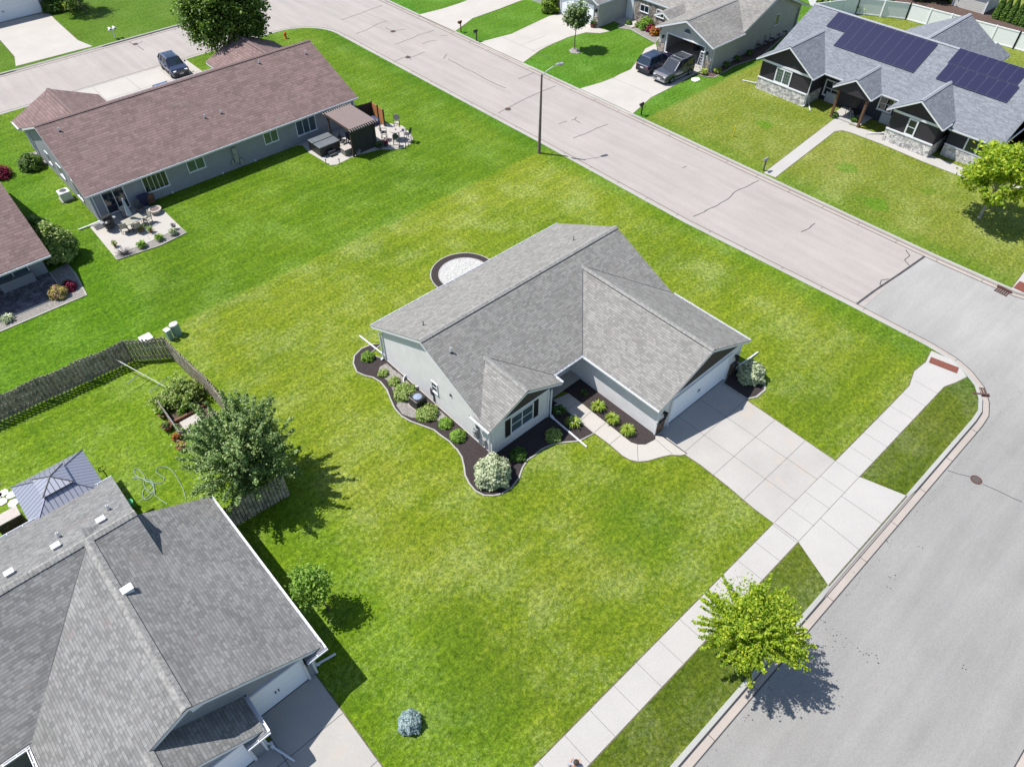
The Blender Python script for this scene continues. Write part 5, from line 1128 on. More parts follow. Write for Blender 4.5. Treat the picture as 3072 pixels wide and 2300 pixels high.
# ---------------------------------------------------------------- street furniture
t=thing('street_lamp','tall wooden-grey street lamp with a curved arm over the kerb','street lamp',(41.62,41.87,0))
mb=MB(); mb.cyl((41.62,41.87,-.1),(41.62,41.87,7.0),.14,.075,12); mb.build('pole',m_rust,t)
arm=[Vector((41.62,41.87,6.8)),Vector((42.0,41.8,7.15)),Vector((42.6,41.6,7.45)),Vector((43.05,41.5,7.52))]; mb=MB(); mb.tube(arm,.035,8); mb.build('arm',m_steel,t)
mb=MB(); mb.M=Matrix.Translation((43.25,41.45,7.5))@Matrix.Rotation(R(-17),4,'Z'); mb.box(-.32,.32,-.13,.13,-.05,.09); mb.lathe([(.1,-.13),(.13,-.05)],(.1,0,0),10); mb.cyl((-.05,0,.09),(-.05,0,.17),.05,.05,8); mb.build('lamp_head',m_steel,t,bevel=.02)
def mailbox(label,p,rz,mat,post,h=1.15,group='mailboxes along the street'):
    t=thing('mailbox',label,'mailbox',(p[0],p[1],0),rz,group); mb=MB(); mb.box(-.05,.05,-.05,.05,-.1,h-.12); mb.box(-.28,.1,-.04,.04,h-.24,h-.16); mb.build('post',post,t,world=False)
    mb=MB(); pr=[(-.09,0),(.09,0),(.09,.12)]+[(.09*math.cos(a),.12+.09*math.sin(a)) for a in (.6,1.2,1.57,1.95,2.5)]+[(-.09,.12)]; mb.prism([(y,z+h-.12) for y,z in pr],0,-.38,.14); mb.build('box',mat,t,world=False)
    mb=MB(); mb.box(.02,.04,.09,.105,h-.05,h+.1); mb.build('flag',m_orange,t,world=False); return t
g1=G(*q(1024,0,S2,(775,208))[0]); mailbox('tan wooden mailbox at the topmost driveway corner',g1,0,m_brown,m_brown)
g1=G(*q(1380,0,S3,(158,392))[0]); mailbox('black mailbox left of the white garage driveway',g1,0,m_black,m_black)
g1=G(*q(1860,60,S5,(350,1575))[0]); mailbox('black mailbox right of the driveway with the two cars',g1,0,m_black,m_black)
g1=G(*q(2048,0,S2,(523,1105))[0]); mailbox('grey mailbox beside the white walk of the dark house',g1,0,m_grey,m_dark)
g1=G(*q(0,0,S3,(1100,365))[0]); t=thing('twin_mailbox','white twin mailbox on one post by the upper left kerb','mailbox',(g1.x,g1.y,0)); mb=MB(); mb.box(-.05,.05,-.05,.05,0,.95); mb.box(-.45,.45,-.05,.05,.9,.98); mb.build('post',m_white,t,world=False)
for s in (-1,1):
    mb=MB(); mb.prism([(s*.24-.12,.98),(s*.24+.12,.98),(s*.24+.12,1.12),(s*.24,1.2),(s*.24-.12,1.12)],1,-.3,.25); mb.build('box',m_white,t,world=False)
    mb=MB(); mb.box(s*.24-.09,s*.24+.09,-.312,-.301,1.0,1.13); mb.build('door',m_black,t,world=False)
g1=G(*q(2048,0,S2,(325,885))[0]); mb=MB(); mb.cyl((g1.x,g1.y,0),(g1.x,g1.y,1.0),.045,.045,8); mb.cyl((g1.x,g1.y,1.0),(g1.x,g1.y,1.03),.055,.03,8); tag(mb.build('marker_post',m_yellow),'thin yellow marker post on the lawn of the dark house','marker post')
t=thing('fire_hydrant','orange fire hydrant on the lawn tip beyond the red roof','fire hydrant',(37.9,78.9,0)); mb=MB(); mb.lathe([(.16,0),(.16,.05),(.11,.06),(.11,.5),(.14,.52),(.12,.62),(.05,.7),(.03,.76)],(0,0,0),12); mb.build('barrel',m_orange,t,world=False)
for s in (-1,1): mb=MB(); mb.cyl((s*.1,0,.42),(s*.2,0,.42),.055,.055,8); mb.build('nozzle',m_orange,t,world=False)
t=thing('utility_pedestal','grey-green rounded utility pedestal outside the fence corner','utility box',(7.45,40.9,0),R(10))
mb=MB(); mb.lathe([(.3,0),(.3,.85),(.27,.92)],(0.12,0.05,0),16,0,1,.8); mb.build('body',m_util,t,world=False); mb=MB(); mb.lathe([(.31,.86),(.29,.95),(.2,.98)],(.12,.05,0),16,0,1,.8); mb.build('lid',m_utiltop,t,world=False)
t2=thing('cable_box','small square cable box touching the rounded utility pedestal','utility box',(7.0,40.85,0),R(10)); mb=MB(); mb.box(-.13,.17,-.16,.16,0,.78); mb.build('body',m_util,t2,world=False); mb=MB(); mb.box(-.16,.2,-.19,.19,.78,.86); mb.build('lid',m_utiltop,t2,world=False)
g1=G(*q(0,767,S2,(935,515))[0],.55); t3=thing('transformer_box','pale utility lid showing just over the fence top','utility box',(g1.x,g1.y,0)); mb=MB(); mb.box(-.35,.35,-.3,.3,0,.3); mb.build('body',m_util,t3,world=False); mb=MB(); mb.box(-.38,.38,-.33,.33,.3,.36); mb.build('lid',m_utiltop,t3,world=False)
def ac(label,x,y,s,h,body,rz=0,fan=m_grey):
    t=thing('air_conditioner',label,'air conditioner',(x,y,.03),rz); mb=MB(); mb.box(-s,s,-s,s,.05,h); mb.build('housing',body,t,world=False,bevel=.05); mb=MB(); mb.lathe([(s*.8,h+.001),(s*.8,h+.03),(s*.68,h+.03),(s*.68,h+.005)],(0,0,0),20); mb.build('rim',m_dark if body is m_black else m_white,t,world=False); mb=MB(); mb.lathe([(s*.67,h+.004),(s*.3,h+.03),(0.01,h+.045)],(0,0,0),16); mb.build('fan_grille',fan,t,world=False); mb=MB(); mb.box(-s*1.15,s*1.15,-s*1.15,s*1.15,-.02,.05); mb.build('pad',m_kerb,t,world=False)
ac('black air conditioner with round fan beside the pale end wall',15.55,25.25,.4,.78,m_black,R(4),plain('fan_blue_grey',(.2,.24,.33),.3)); ac('white air conditioner beside the red roofed house end wall',8.0,62.3,.42,.75,m_white,0,m_dark)
# ---------------------------------------------------------------- patio furniture
def chair(label,p,rz,h=.43,back=.5,mat=None,leg=None,group='patio chairs on the concrete patio',roundb=False,w=.5,arms=True,name='patio_chair'):
    t=thing(name,label,'chair',(p[0],p[1],.04),rz,group); mat=mat or m_sling; leg=leg or m_dark
    mb=MB(); mb.box(-.22,.25,-w/2+.02,w/2-.02,h-.03,h+.01); mb.build('seat',mat,t,world=False)
    mb=MB()
    if roundb:
        n=12; P=[(-.26-.08*math.sin(a)*.3,.24*math.cos(a),h+.36+.3*math.sin(a)) for a in [2*math.pi*k/n for k in range(n)]]; P2=[(x-.03,y,z) for x,y,z in P]; mb.add(P+P2,[list(range(n)),list(range(n,2*n))[::-1]]+[[i,(i+1)%n,n+(i+1)%n,n+i] for i in range(n)])
    else: mb.bar((-.22,0,h),(-.36,0,h+back),w-.04,.025) if False else mb.add([(-.22,-w/2+.02,h),(-.22,w/2-.02,h),(-.36,w/2-.02,h+back),(-.36,-w/2+.02,h+back),(-.25,-w/2+.02,h),(-.25,w/2-.02,h),(-.39,w/2-.02,h+back),(-.39,-w/2+.02,h+back)],[(0,1,2,3),(7,6,5,4),(0,4,5,1),(1,5,6,2),(2,6,7,3),(3,7,4,0)])
    mb.build('backrest',mat,t,world=False)
    for sx in (-1,1):
        for sy in (-1,1): mb=MB(); mb.bar((sx*.23,sy*w/2,0),(sx*.2,sy*w/2,h),.035,.035); mb.build('leg',leg,t,world=False)
    mb=MB()
    for sy in (-1,1):
        if arms: mb.bar((-.28,sy*w/2,h+.22),(.24,sy*w/2,h+.22),.05,.03); mb.bar((.22,sy*w/2,h),(.22,sy*w/2,h+.22),.03,.03)
        mb.bar((-.23,sy*w/2,h),(-.37,sy*w/2,h+back+.02),.035,.035); mb.bar((-.2,sy*w/2,h*.45),(.2,sy*w/2,h*.45),.025,.025)
    if h>.6: mb.bar((.22,-w/2,h*.35),(.22,w/2,h*.35),.03,.03); mb.bar((-.2,-w/2,h*.35),(-.2,w/2,h*.35),.03,.03)
    mb.build('frame',leg,t,world=False); return t
PZ=lambda x,y,z=0: G(*q(200,480,S5,(x,y))[0],z)
c=PZ(1090,990,.72); t=thing('patio_table','rectangular patio table under the closed umbrella','table',(c.x,c.y,.03)); mb=MB(); mb.M=Matrix.Rotation(R(8),4,'Z'); mb.box(-.75,.75,-.45,.45,.68,.72); mb.build('table_top',m_sling,t,world=False)
for sx in (-1,1):
    for sy in (-1,1): mb=MB(); mb.cyl((sx*.62,sy*.35,0),(sx*.65,sy*.38,.68),.025,.025,6); mb.build('leg',m_dark,t,world=False)
t=thing('patio_umbrella','closed pale blue umbrella standing at the patio table','umbrella',(c.x-.0,c.y+.3,.03)); mb=MB(); mb.cyl((0,0,0),(0,0,2.45),.022,.022,8); mb.build('pole',m_white,t,world=False); mb=MB(); mb.lathe([(.05,2.42),(.09,2.2),(.13,1.6),(.19,1.0),(.13,.95)],(0,0,0),9); mb.build('canopy',m_umb,t,world=False); mb=MB(); mb.lathe([(.25,0),(.25,.06),(.05,.1)],(0,0,0),14); mb.build('base',m_dark,t,world=False)
chair('patio chair left of the patio table, nearest the grill',PZ(960,1160,.2),R(75)); chair('patio chair right of the patio table, towards the fire bowl',PZ(1350,1020,.2),R(200)); chair('patio chair at the lawn side of the patio table',PZ(1170,1150,.2),R(95)); chair('patio chair beyond the patio table by the sliding door',PZ(1010,930,.2),R(-70))
chair('dark lounge chair in the shade below the wide window',PZ(1230,840,.2),R(-85),mat=m_dark); chair('dark lounge chair behind the fire bowl',PZ(1430,730,.2),R(-110),mat=m_brown)
mb=MB(); g1=PZ(1270,660,1.0); g1=onp(*q(200,480,S5,(1280,650))[0],1,57.1); mb.box(g1.x-.45,g1.x+.45,56.95,57.1,.1,1.05); tag(mb.build('folded_lounger',plain('navy_cushion',(.03,.03,.07),.8)),'dark blue lounger leaning on the siding under the wide window','lounger')
c=PZ(1460,815,.35); t=thing('fire_bowl','round stone-rimmed fire bowl on the patio','fire pit',(c.x,c.y,.03)); mb=MB(); mb.lathe([(.32,0),(.45,.3),(.5,.36),(.36,.37),(.34,.3)],(0,0,0),20); mb.build('bowl',m_tabletop,t,world=False); mb=MB(); mb.lathe([(.33,.3),(.01,.33)],(0,0,0),14); mb.bar((-.33,0,.36),(.33,0,.36),.02,.02); mb.bar((0,-.33,.36),(0,.33,.36),.02,.02); mb.build('grate',m_rust,t,world=False)
c=PZ(670,1000,.7); t=thing('gas_grill','black gas grill beside the downspout on the patio','grill',(c.x,c.y,.03),R(10)); mb=MB(); mb.box(-.35,.35,-.28,.28,.15,.75); mb.build('cabinet',m_dark,t,world=False); mb=MB(); mb.prism([(-.28,.76),(.28,.76),(.25,1.0),(.05,1.12),(-.2,1.06)],0,-.36,.36); mb.build('lid',m_black,t,world=False); mb=MB(); mb.box(.36,.62,-.25,.25,.72,.76); mb.box(-.62,-.36,-.25,.25,.72,.76); mb.build('side_shelf',m_grey,t,world=False)
c=PZ(720,1130,.3); t=thing('kettle_grill','round black kettle grill in front of the gas grill','grill',(c.x,c.y,.03)); mb=MB(); mb.lathe([(.12,.35),(.28,.5),(.3,.65),(.24,.85),(.06,.93)],(0,0,0),16); mb.build('kettle',m_black,t,world=False)
for a in (0,2.1,4.2): mb=MB(); mb.cyl((.15*math.cos(a),.15*math.sin(a),.45),(.3*math.cos(a),.3*math.sin(a),0),.015,.015,5); mb.build('leg',m_dark,t,world=False)
c=PZ(545,1115); t=thing('doormat','dark square mat at the patio corner','mat',(c.x,c.y,.045)); mb=MB(); mb.box(-.33,.33,-.33,.33,-.005,.02); mb.build('mat',m_dark,t,world=False)
for (x,y),lb,s in (((1400,1200),'small potted plant standing alone on the patio',.16),((1250,1180),'larger potted plant between the chairs on the patio',.22),((810,1440),'little dark plant near the patio corner shrub',.12),((1790,1150),'thin dark garden ornament on the patio border',.1)):
    g1=PZ(x,y); t=thing('potted_plant',lb,'potted plant',(g1.x,g1.y,.03),0,'small pots on the concrete patio'); mb=MB(); mb.lathe([(s*.7,0),(s,.22),(s*.9,.22)],(0,0,0),9); mb.build('pot',m_terra,t,world=False); leafmesh('foliage',rng.normal(size=(140,3))*np.array([s*.8,s*.8,.08])+np.array([0,0,.36]),.07,m_f_vine if s>.11 else m_f_twig,t)
# pergola corner
t=thing('pergola','dark pergola with striped canvas roof and a black side screen','pergola',(30.3,53.9,0))
x0,x1,y0,y1=28.95,31.65,52.15,55.95; ph=2.35
for x in (x0+.15,x1-.15):
    for y in (y0+.15,y1-.15): mb=MB(); mb.box(x-.07,x+.07,y-.07,y+.07,0,ph); mb.build('post',m_post,t)
mb=MB(); 
for x in (x0+.06,x0+.24,x1-.24,x1-.06): mb.box(x-.025,x+.025,y0-.12,y1+.12,ph-.02,ph+.14)
mb.build('beam',m_post,t); 
for i in range(13):
    mb=MB(); x=x0-.05+(x1-x0+.1)*i/12; y=y0-.25
    mb.box(x-.02,x+.02,y0-.3,y1+.3,ph+.15,ph+.26); mb.box(x-.0205,x+.0205,y0-.32,y0-.301,ph+.15,ph+.26,1); mb.box(x-.0205,x+.0205,y1+.301,y1+.32,ph+.15,ph+.26,1); mb.box(x-.021,x+.021,y0-.3,y0-.02,ph+.2601,ph+.27,1); mb.box(x-.021,x+.021,y1+.02,y1+.3,ph+.2601,ph+.27,1); mb.build('rafter',[m_post,m_tabletop],t)
mb=MB(); mb.box(x0+.02,x1-.02,y0-.02,y1+.02,ph+.27,ph+.3); mb.build('canvas',N('x').m if False else m_canvas,t)
mb=MB(); mb.box(x0+.22,x1-.22,y0+.13,y0+.16,.12,ph-.05); mb.build('side_screen',m_fabric,t)
t=thing('hot_tub','black square hot tub with grey folding cover','hot tub',(27.9,55.05,0)); mb=MB(); mb.box(-1.02,1.02,-.98,.98,.04,.84); mb.build('cabinet',m_black,t,world=False,bevel=.05)
for y_,lb in ((-.46,'cover'),(.54,'cover')): mb=MB(); mb.box(-1.05,1.05,y_-(.56 if y_<0 else .4),y_+(.5 if y_<0 else .42),.84,.93); mb.build('cover_half',m_cover,t,world=False,bevel=.03)
t=thing('spa_steps','two black steps in front of the hot tub','steps',(27.85,53.75,0)); mb=MB(); mb.box(-.35,.35,0,.25,.04,.42); mb.box(-.35,.35,-.25,0,.04,.22); mb.build('treads',m_dark,t,world=False)
PG=lambda x,y,z=0: G(*q(900,270,S5,(x,y))[0],z)
c=PG(790,1010,.3); t=thing('storage_bench','pale stone-topped storage box under the pergola edge','storage box',(c.x,c.y,.03)); mb=MB(); mb.box(-.42,.42,-.28,.45,0,.55); mb.build('box',plain('wicker',(.16,.15,.13),.9),t,world=False); mb=MB(); mb.box(-.46,.46,-.32,.49,.55,.6); mb.build('top',m_tabletop,t,world=False)
chair('dark wicker chair under the pergola by the hot tub',PG(720,900,.1),R(-60),mat=m_dark,group='chairs by the pergola'); chair('second dark wicker chair deep under the pergola',PG(840,870,.1),R(-100),mat=m_dark,group='chairs by the pergola')
c=PG(1585,670,.9); t=thing('bar_table','round stone-topped bar table at the end of the curved patio','table',(c.x,c.y,.03)); mb=MB(); mb.lathe([(.55,.86),(.55,.92)],(0,0,0),26); mb.build('table_top',m_tabletop,t,world=False); mb=MB(); mb.cyl((0,0,.92),(0,0,1.02),.05,.05,8); mb.build('centre_bowl',m_dark,t,world=False)
for a in (.4,1.97,3.54,5.1): mb=MB(); mb.cyl((.4*math.cos(a),.4*math.sin(a),0),(.3*math.cos(a),.3*math.sin(a),.86),.025,.025,6); mb.build('leg',m_dark,t,world=False)
for (x,y),lb in (((1400,800),'bar chair left of the round table, its back to the pergola'),((1600,910),'bar chair at the lawn side of the round table'),((1790,830),'bar chair at the outer end of the round table'),((1610,640),'bar chair beyond the round table with a pale oval back')):
    p=PG(x,y,.15); a=math.atan2(c.y-p.y,c.x-p.x); chair(lb,p,a,h=.72,roundb=True,mat=m_tabletop if 'pale' in lb else m_dark,group='bar chairs round the stone table',name='bar_chair')
for (xa,ya,xb,yb,lb) in ((34.45,57.0,34.40,56.0,'orange cedar screen panel nearer the house'),(34.38,55.9,34.3,54.95,'orange cedar screen panel farther from the house')):
    t=thing('privacy_screen',lb,'screen',(xa,ya,0),0,'cedar privacy screens by the pergola'); mb=MB(); mb.bar((xa,ya,.85),(xb,yb,.85),.04,1.45); mb.build('panel',m_cedar,t); mb=MB(); mb.box(xa-.05,xa+.05,ya-.05,ya+.05,0,1.65); mb.box(xb-.05,xb+.05,yb-.05,yb+.05,0,1.65); mb.build('post',m_black,t)
mb=MB(); mb.bar((32.9,57.3,.8),(34.45,57.08,.8),.04,1.5); tag(mb.build('screen_wall',m_post),'black screen wall joining the house and the cedar screens','screen')
mb=MB(); mb.box(33.0,34.2,55.6,56.6,.04,.5); tag(mb.build('covered_furniture',plain('dark_blue_cover',(.04,.05,.12),.7)),'dark covered furniture behind the cedar screens','cover')
for i,(x,y) in enumerate(((1330,960),(1420,930),(960,1070),(435,1225),(655,1215),(1755,940),(1795,925))):
    g1=PG(x,y); lb=['leafy pot at the screen foot','dark coiled pot beside the leafy pot','metal planter at the pergola front post','black path light at the left bend of the curved patio','black path light right of the bend of the curved patio','black path light at the round patio end, inner one','black path light at the round patio end, outer one'][i]
    if i<3:
        t=thing('planter',lb,'planter',(g1.x,g1.y,.03),0,'planters at the pergola'); mb=MB(); mb.lathe([(.2,0),(.26,.3),(.2,.3)],(0,0,0),10); mb.build('pot',m_dark if i<2 else m_grey,t,world=False); leafmesh('foliage',rng.normal(size=(150,3))*np.array([.17,.17,.1])+np.array([0,0,.42]),.09,(m_f_bush,m_f_red,m_f_twig)[i],t)
    else:
        t=thing('path_light',lb,'path light',(g1.x,g1.y,.0),0,'path lights round the curved patio'); mb=MB(); mb.cyl((0,0,0),(0,0,.35),.03,.03,6); mb.lathe([(.06,.35),(.07,.4),(.02,.44)],(0,0,0),8); mb.build('stake',m_black,t,world=False)
# dark house porch things
g1=G(*q(2250,150,S5,(1400,1120))[0]); shrub('small potted bush at the left porch post of the dark house',g1[:2],.32,.55,m_f_bush,.08,500,name='bush')
g1=G(*q(2250,150,S5,(1720,1200))[0]); shrub('small bush at the right porch post of the dark house',g1[:2],.4,.6,m_f_bush,.08,600,name='bush')
g1=G(*q(2250,150,S5,(1740,1040))[0],.3); t=thing('egg_chair','black round chair on the porch of the dark house','chair',(g1.x,g1.y,.14)); mb=MB(); mb.lathe([(.25,0),(.5,.2),(.52,.35),(.4,.3)],(0,0,0),16); mb.build('seat',m_black,t,world=False)
def bicycle(label,p,rz):
    t=thing('bicycle',label,'bicycle',(p[0],p[1],.02),rz)
    for x in (-.5,.5):
        mb=MB(); n=18; ring=[Vector((x+.32*math.cos(2*math.pi*k/n),0,.33+.32*math.sin(2*math.pi*k/n))) for k in range(n+1)]; mb.tube(ring,.022,5); mb.build('wheel',m_tyre,t,world=False)
    mb=MB(); 
    for a,b in (((-.5,0,.33),(-.15,0,.82)),((-.5,0,.33),(0,0,.35)),((0,0,.35),(-.15,0,.82)),((-.13,0,.75),(.38,0,.8)),((0,0,.35),(.38,0,.75)),((.5,0,.33),(.36,0,.95))): mb.cyl(a,b,.02,.02,6)
    mb.build('frame',m_grey,t,world=False); mb=MB(); mb.cyl((.36,-.25,.97),(.36,.25,.97),.015,.015,6); mb.build('handlebar',m_black,t,world=False); mb=MB(); mb.box(-.27,-.05,-.07,.07,.85,.9); mb.build('saddle',m_black,t,world=False); return t
g1=G(*q(2250,150,S5,(1640,1140))[0]); bicycle('grey bicycle parked in front of the dark house porch',g1,R(60))
g1=G(*q(2250,150,S5,(990,800))[0]); t=thing('hose_reel','black hose reel in the recess beside the left bay','hose reel',(g1.x,g1.y,0)); mb=MB(); mb.lathe([(.25,.1),(.25,.5)],(0,0,0),12); mb.build('drum',m_black,t,world=False); mb=MB(); mb.tube([Vector((.27*math.cos(k*.5),.27*math.sin(k*.5),.14+.012*k)) for k in range(26)],.02,5); mb.build('hose',m_grey,t,world=False)
mb=MB(); c=G(*q(2260,0,S3,(845,50))[0]); mb.cyl((c.x,c.y,0),(c.x,c.y,4.5),.16,.14,10); tag(mb.build('utility_pole',m_grey),'pale grey pole behind the roof of the dark house','pole')
# bikes / metal trellis line by garage side wall
for i,(x,y) in enumerate(q(2260,0,S3,(45,470),(115,440),(170,410),(225,370),(290,340))):
    g1=G(x,y); t=thing('garden_chair',['nearest','second','third','fourth','farthest'][i]+' black wrought-iron chair along the grey side wall','chair',(g1.x,g1.y,.03),R(-90+9*i),'iron chairs along the side wall'); mb=MB()
    for sx in (-1,1):
        for sy in (-1,1): mb.cyl((sx*.22,sy*.22,0),(sx*.2,sy*.2,.45),.02,.02,5)
    mb.tube([Vector((-.2,-.22,.45)),Vector((-.3,-.22,1.0)),Vector((-.3,.22,1.0)),Vector((-.2,.22,.45))],.02,5)
    mb.build('frame',m_black,t,world=False); mb=MB(); mb.box(-.23,.23,-.23,.23,.44,.47); mb.build('seat',m_black,t,world=False)
t=thing('step_ladder','white step ladder standing in the open garage mouth','ladder',(65.95,42.95,0),R(180)); 
mb=MB(); 
for s in (-1,1): mb.bar((-.3,s*.25,0),(.0,s*.18,1.8),.04,.07)
for k in range(1,6): mb.box(-.3+.3*k/6-.05,-.3+.3*k/6+.05,-.22,.22,.3*k-.02,.3*k+.01)
mb.build('front_frame',m_white,t,world=False); mb=MB()
for s in (-1,1): mb.bar((.35,s*.25,0),(.02,s*.18,1.8),.03,.05)
mb.box(-.07,.07,-.2,.2,1.78,1.84); mb.build('rear_frame',m_white,t,world=False)
g1=G(*q(1860,60,S5,(1250,990))[0]); mb=MB(); mb.M=Matrix.Translation((g1.x,g1.y,.02)); mb.add([(-.45,-.3,0),(-.1,-.42,.05),(.35,-.35,0),(.5,0,.08),(.3,.35,.02),(-.2,.4,.06),(-.5,.15,.0),(0,0,.14)],[(0,1,7),(1,2,7),(2,3,7),(3,4,7),(4,5,7),(5,6,7),(6,0,7)]); tag(mb.build('white_bag',m_white),'crumpled white bag lying on the grass beside the parked cars','bag')
for i in range(9):
    mb=MB(); y=43.3+rng.uniform(0,4.2); x=rng.uniform(68.5,70.5); s=rng.uniform(.15,.4); mb.box(x-s,x+s,y-s*.8,y+s*.8,.02,.02+rng.uniform(.4,1.5)); 
    tag(mb.build('stored_box',[m_white,m_cedar,m_grey,m_dark,m_util][i%5]),'box stored deep in the open garage','box','things stored in the open garage')
# gazebo
t=thing('gazebo','hardtop gazebo with ribbed blue-grey metal roof and small upper tier','gazebo',(-2.5,31.2,0))
ga,gb,gc,gd=-4.3,-.7,33.0,29.4; gx,gy=(ga+gb)/2,(gc+gd)/2
def hip(mb,x0,x1,y0,y1,z0,zt,f):
    cx,cy=(x0+x1)/2,(y0+y1)/2; w1,h1=(x1-x0)/2*f,(y1-y0)/2*f
    A=[(x0,y0,z0),(x1,y0,z0),(x1,y1,z0),(x0,y1,z0)]; B=[(cx-w1,cy-h1,zt),(cx+w1,cy-h1,zt),(cx+w1,cy+h1,zt),(cx-w1,cy+h1,zt)]
    mb.add(A+B,[(0,1,5,4),(1,2,6,5),(2,3,7,6),(3,0,4,7),(4,5,6,7),(3,2,1,0)])
    for a,b in zip(A,B): mb.bar(Vector(a)+Vector((0,0,.01)),Vector(b)+Vector((0,0,.01)),.05,.04,1)
mb=MB(); hip(mb,ga,gb,gd,gc,2.3,3.0,.3); mb.build('lower_roof',[m_metalroof,plain('gazebo_ribs',(.12,.12,.17),.4,.4)],t)
mb=MB(); hip(mb,gx-.75,gx+.75,gy-.75,gy+.75,3.08,3.4,.02); mb.build('upper_roof',[m_metalroof,m_dark],t)
for x in (ga+.2,gb-.2):
    for y in (gd+.2,gc-.2): mb=MB(); mb.box(x-.06,x+.06,y-.06,y+.06,0,2.3); mb.build('post',m_dark,t)
mb=MB(); mb.box(ga+.05,gb-.05,gd+.05,gd+.12,2.2,2.3); mb.box(ga+.05,gb-.05,gc-.12,gc-.05,2.2,2.3); mb.box(ga+.05,ga+.12,gd,gc,2.2,2.3); mb.box(gb-.12,gb-.05,gd,gc,2.2,2.3); mb.build('beam',m_dark,t)
mb=MB(); g1=G(*q(0,1340,S5,(150,1130))[0],1.2); mb.box(g1.x-.75,g1.x+.42,g1.y-.3,g1.y+.3,0,1.15); b_=mb.build('brick_counter',m_brick); mb=MB(); mb.box(g1.x-.8,g1.x+.46,g1.y-.36,g1.y+.36,1.15,1.22); mb.build('stone_top',m_tabletop,b_); tag(b_,'brick counter with a square pale stone top beside the gazebo','counter')
# fallen pole with crossbars, hose, roof edge bracket
t=thing('antenna_mast','thin grey mast with two crossbars lying on the back yard grass','antenna',(4.2,39.2,0)); A=G(338,1073,.9); B=G(498,1161,.35); mb=MB(); mb.cyl(A,B,.03,.02,7); mb.build('mast',m_steel,t)
for p0,p1 in ((q(380,1100,S3,(5,160))[0],q(380,1100,S3,(145,48))[0]),(q(380,1100,S3,(222,235))[0],q(380,1100,S3,(402,100))[0])): mb=MB(); mb.cyl(G(*p0,.5),G(*p1,.62),.025,.02,6); mb.build('crossbar',m_steel,t)
t=thing('garden_hose','tangled pale garden hose on the grass near the gazebo','garden hose',(1.5,30.6,0)); mb=MB()
Hp=lambda *p:[Vector((a,b,.03+.012*(i%4))) for i,(a,b) in enumerate(gp(q(0,767,S2,*p)))]
def smooth(P,n=5):
    out=[]
    for i in range(len(P)-1):
        p0=P[max(0,i-1)];p1=P[i];p2=P[i+1];p3=P[min(len(P)-1,i+2)]
        for k in range(n):
            s=k/n; out.append(.5*((2*p1)+(p2-p0)*s+(2*p0-5*p1+4*p2-p3)*s*s+(3*p1-p0-3*p2+p3)*s**3))
    return out+[P[-1]]
for path in (((1205,1580),(1190,1520),(1160,1460),(1120,1400),(1080,1370),(1030,1370),(1012,1400),(1040,1425),(1065,1440),(1050,1470),(1000,1475),(950,1465),(925,1445),(860,1445),(890,1435),(960,1465),(990,1490),(960,1520),(930,1475),(940,1440),(900,1385),(870,1385),(885,1425),(930,1450),(980,1455),(1000,1500),(985,1540),(940,1510),(925,1560),(960,1580),(1000,1530),(985,1470),(940,1460)),((905,1590),(960,1560),(1000,1520),(1005,1550),(1040,1580),(1085,1610))):
    mb.tube(smooth(Hp(*path)),.016,5)
mb.build('hose',m_hose,t)
mb=MB(); g1=G(*q(0,767,S2,(675,1400))[0],1.0); mb.cyl((g1.x,g1.y,0),(g1.x,g1.y,1.2),.03,.03,6); 
for k in range(6): a=k; mb.tube([Vector((g1.x+.16*math.cos(a)*.5,g1.y+.16*math.sin(a)*.5,1.2)),Vector((g1.x+.2*math.cos(a),g1.y+.2*math.sin(a),1.3)),Vector((g1.x+.2*math.cos(a+.8),g1.y+.2*math.sin(a+.8),1.25))],.018,5)
tag(mb.build('iron_ornament',m_black),'black wrought-iron ornament behind the grey roof corner','ornament')
mb=MB(); g1=G(*q(0,1340,S5,(2190,1000))[0]); mb.lathe([(.15,0),(.22,.5),(.18,.5)],(g1.x,g1.y,0),10); tag(mb.build('green_bucket',plain('bright_green',(.05,.3,.1),.5)),'green bucket beside the grey roof','bucket')
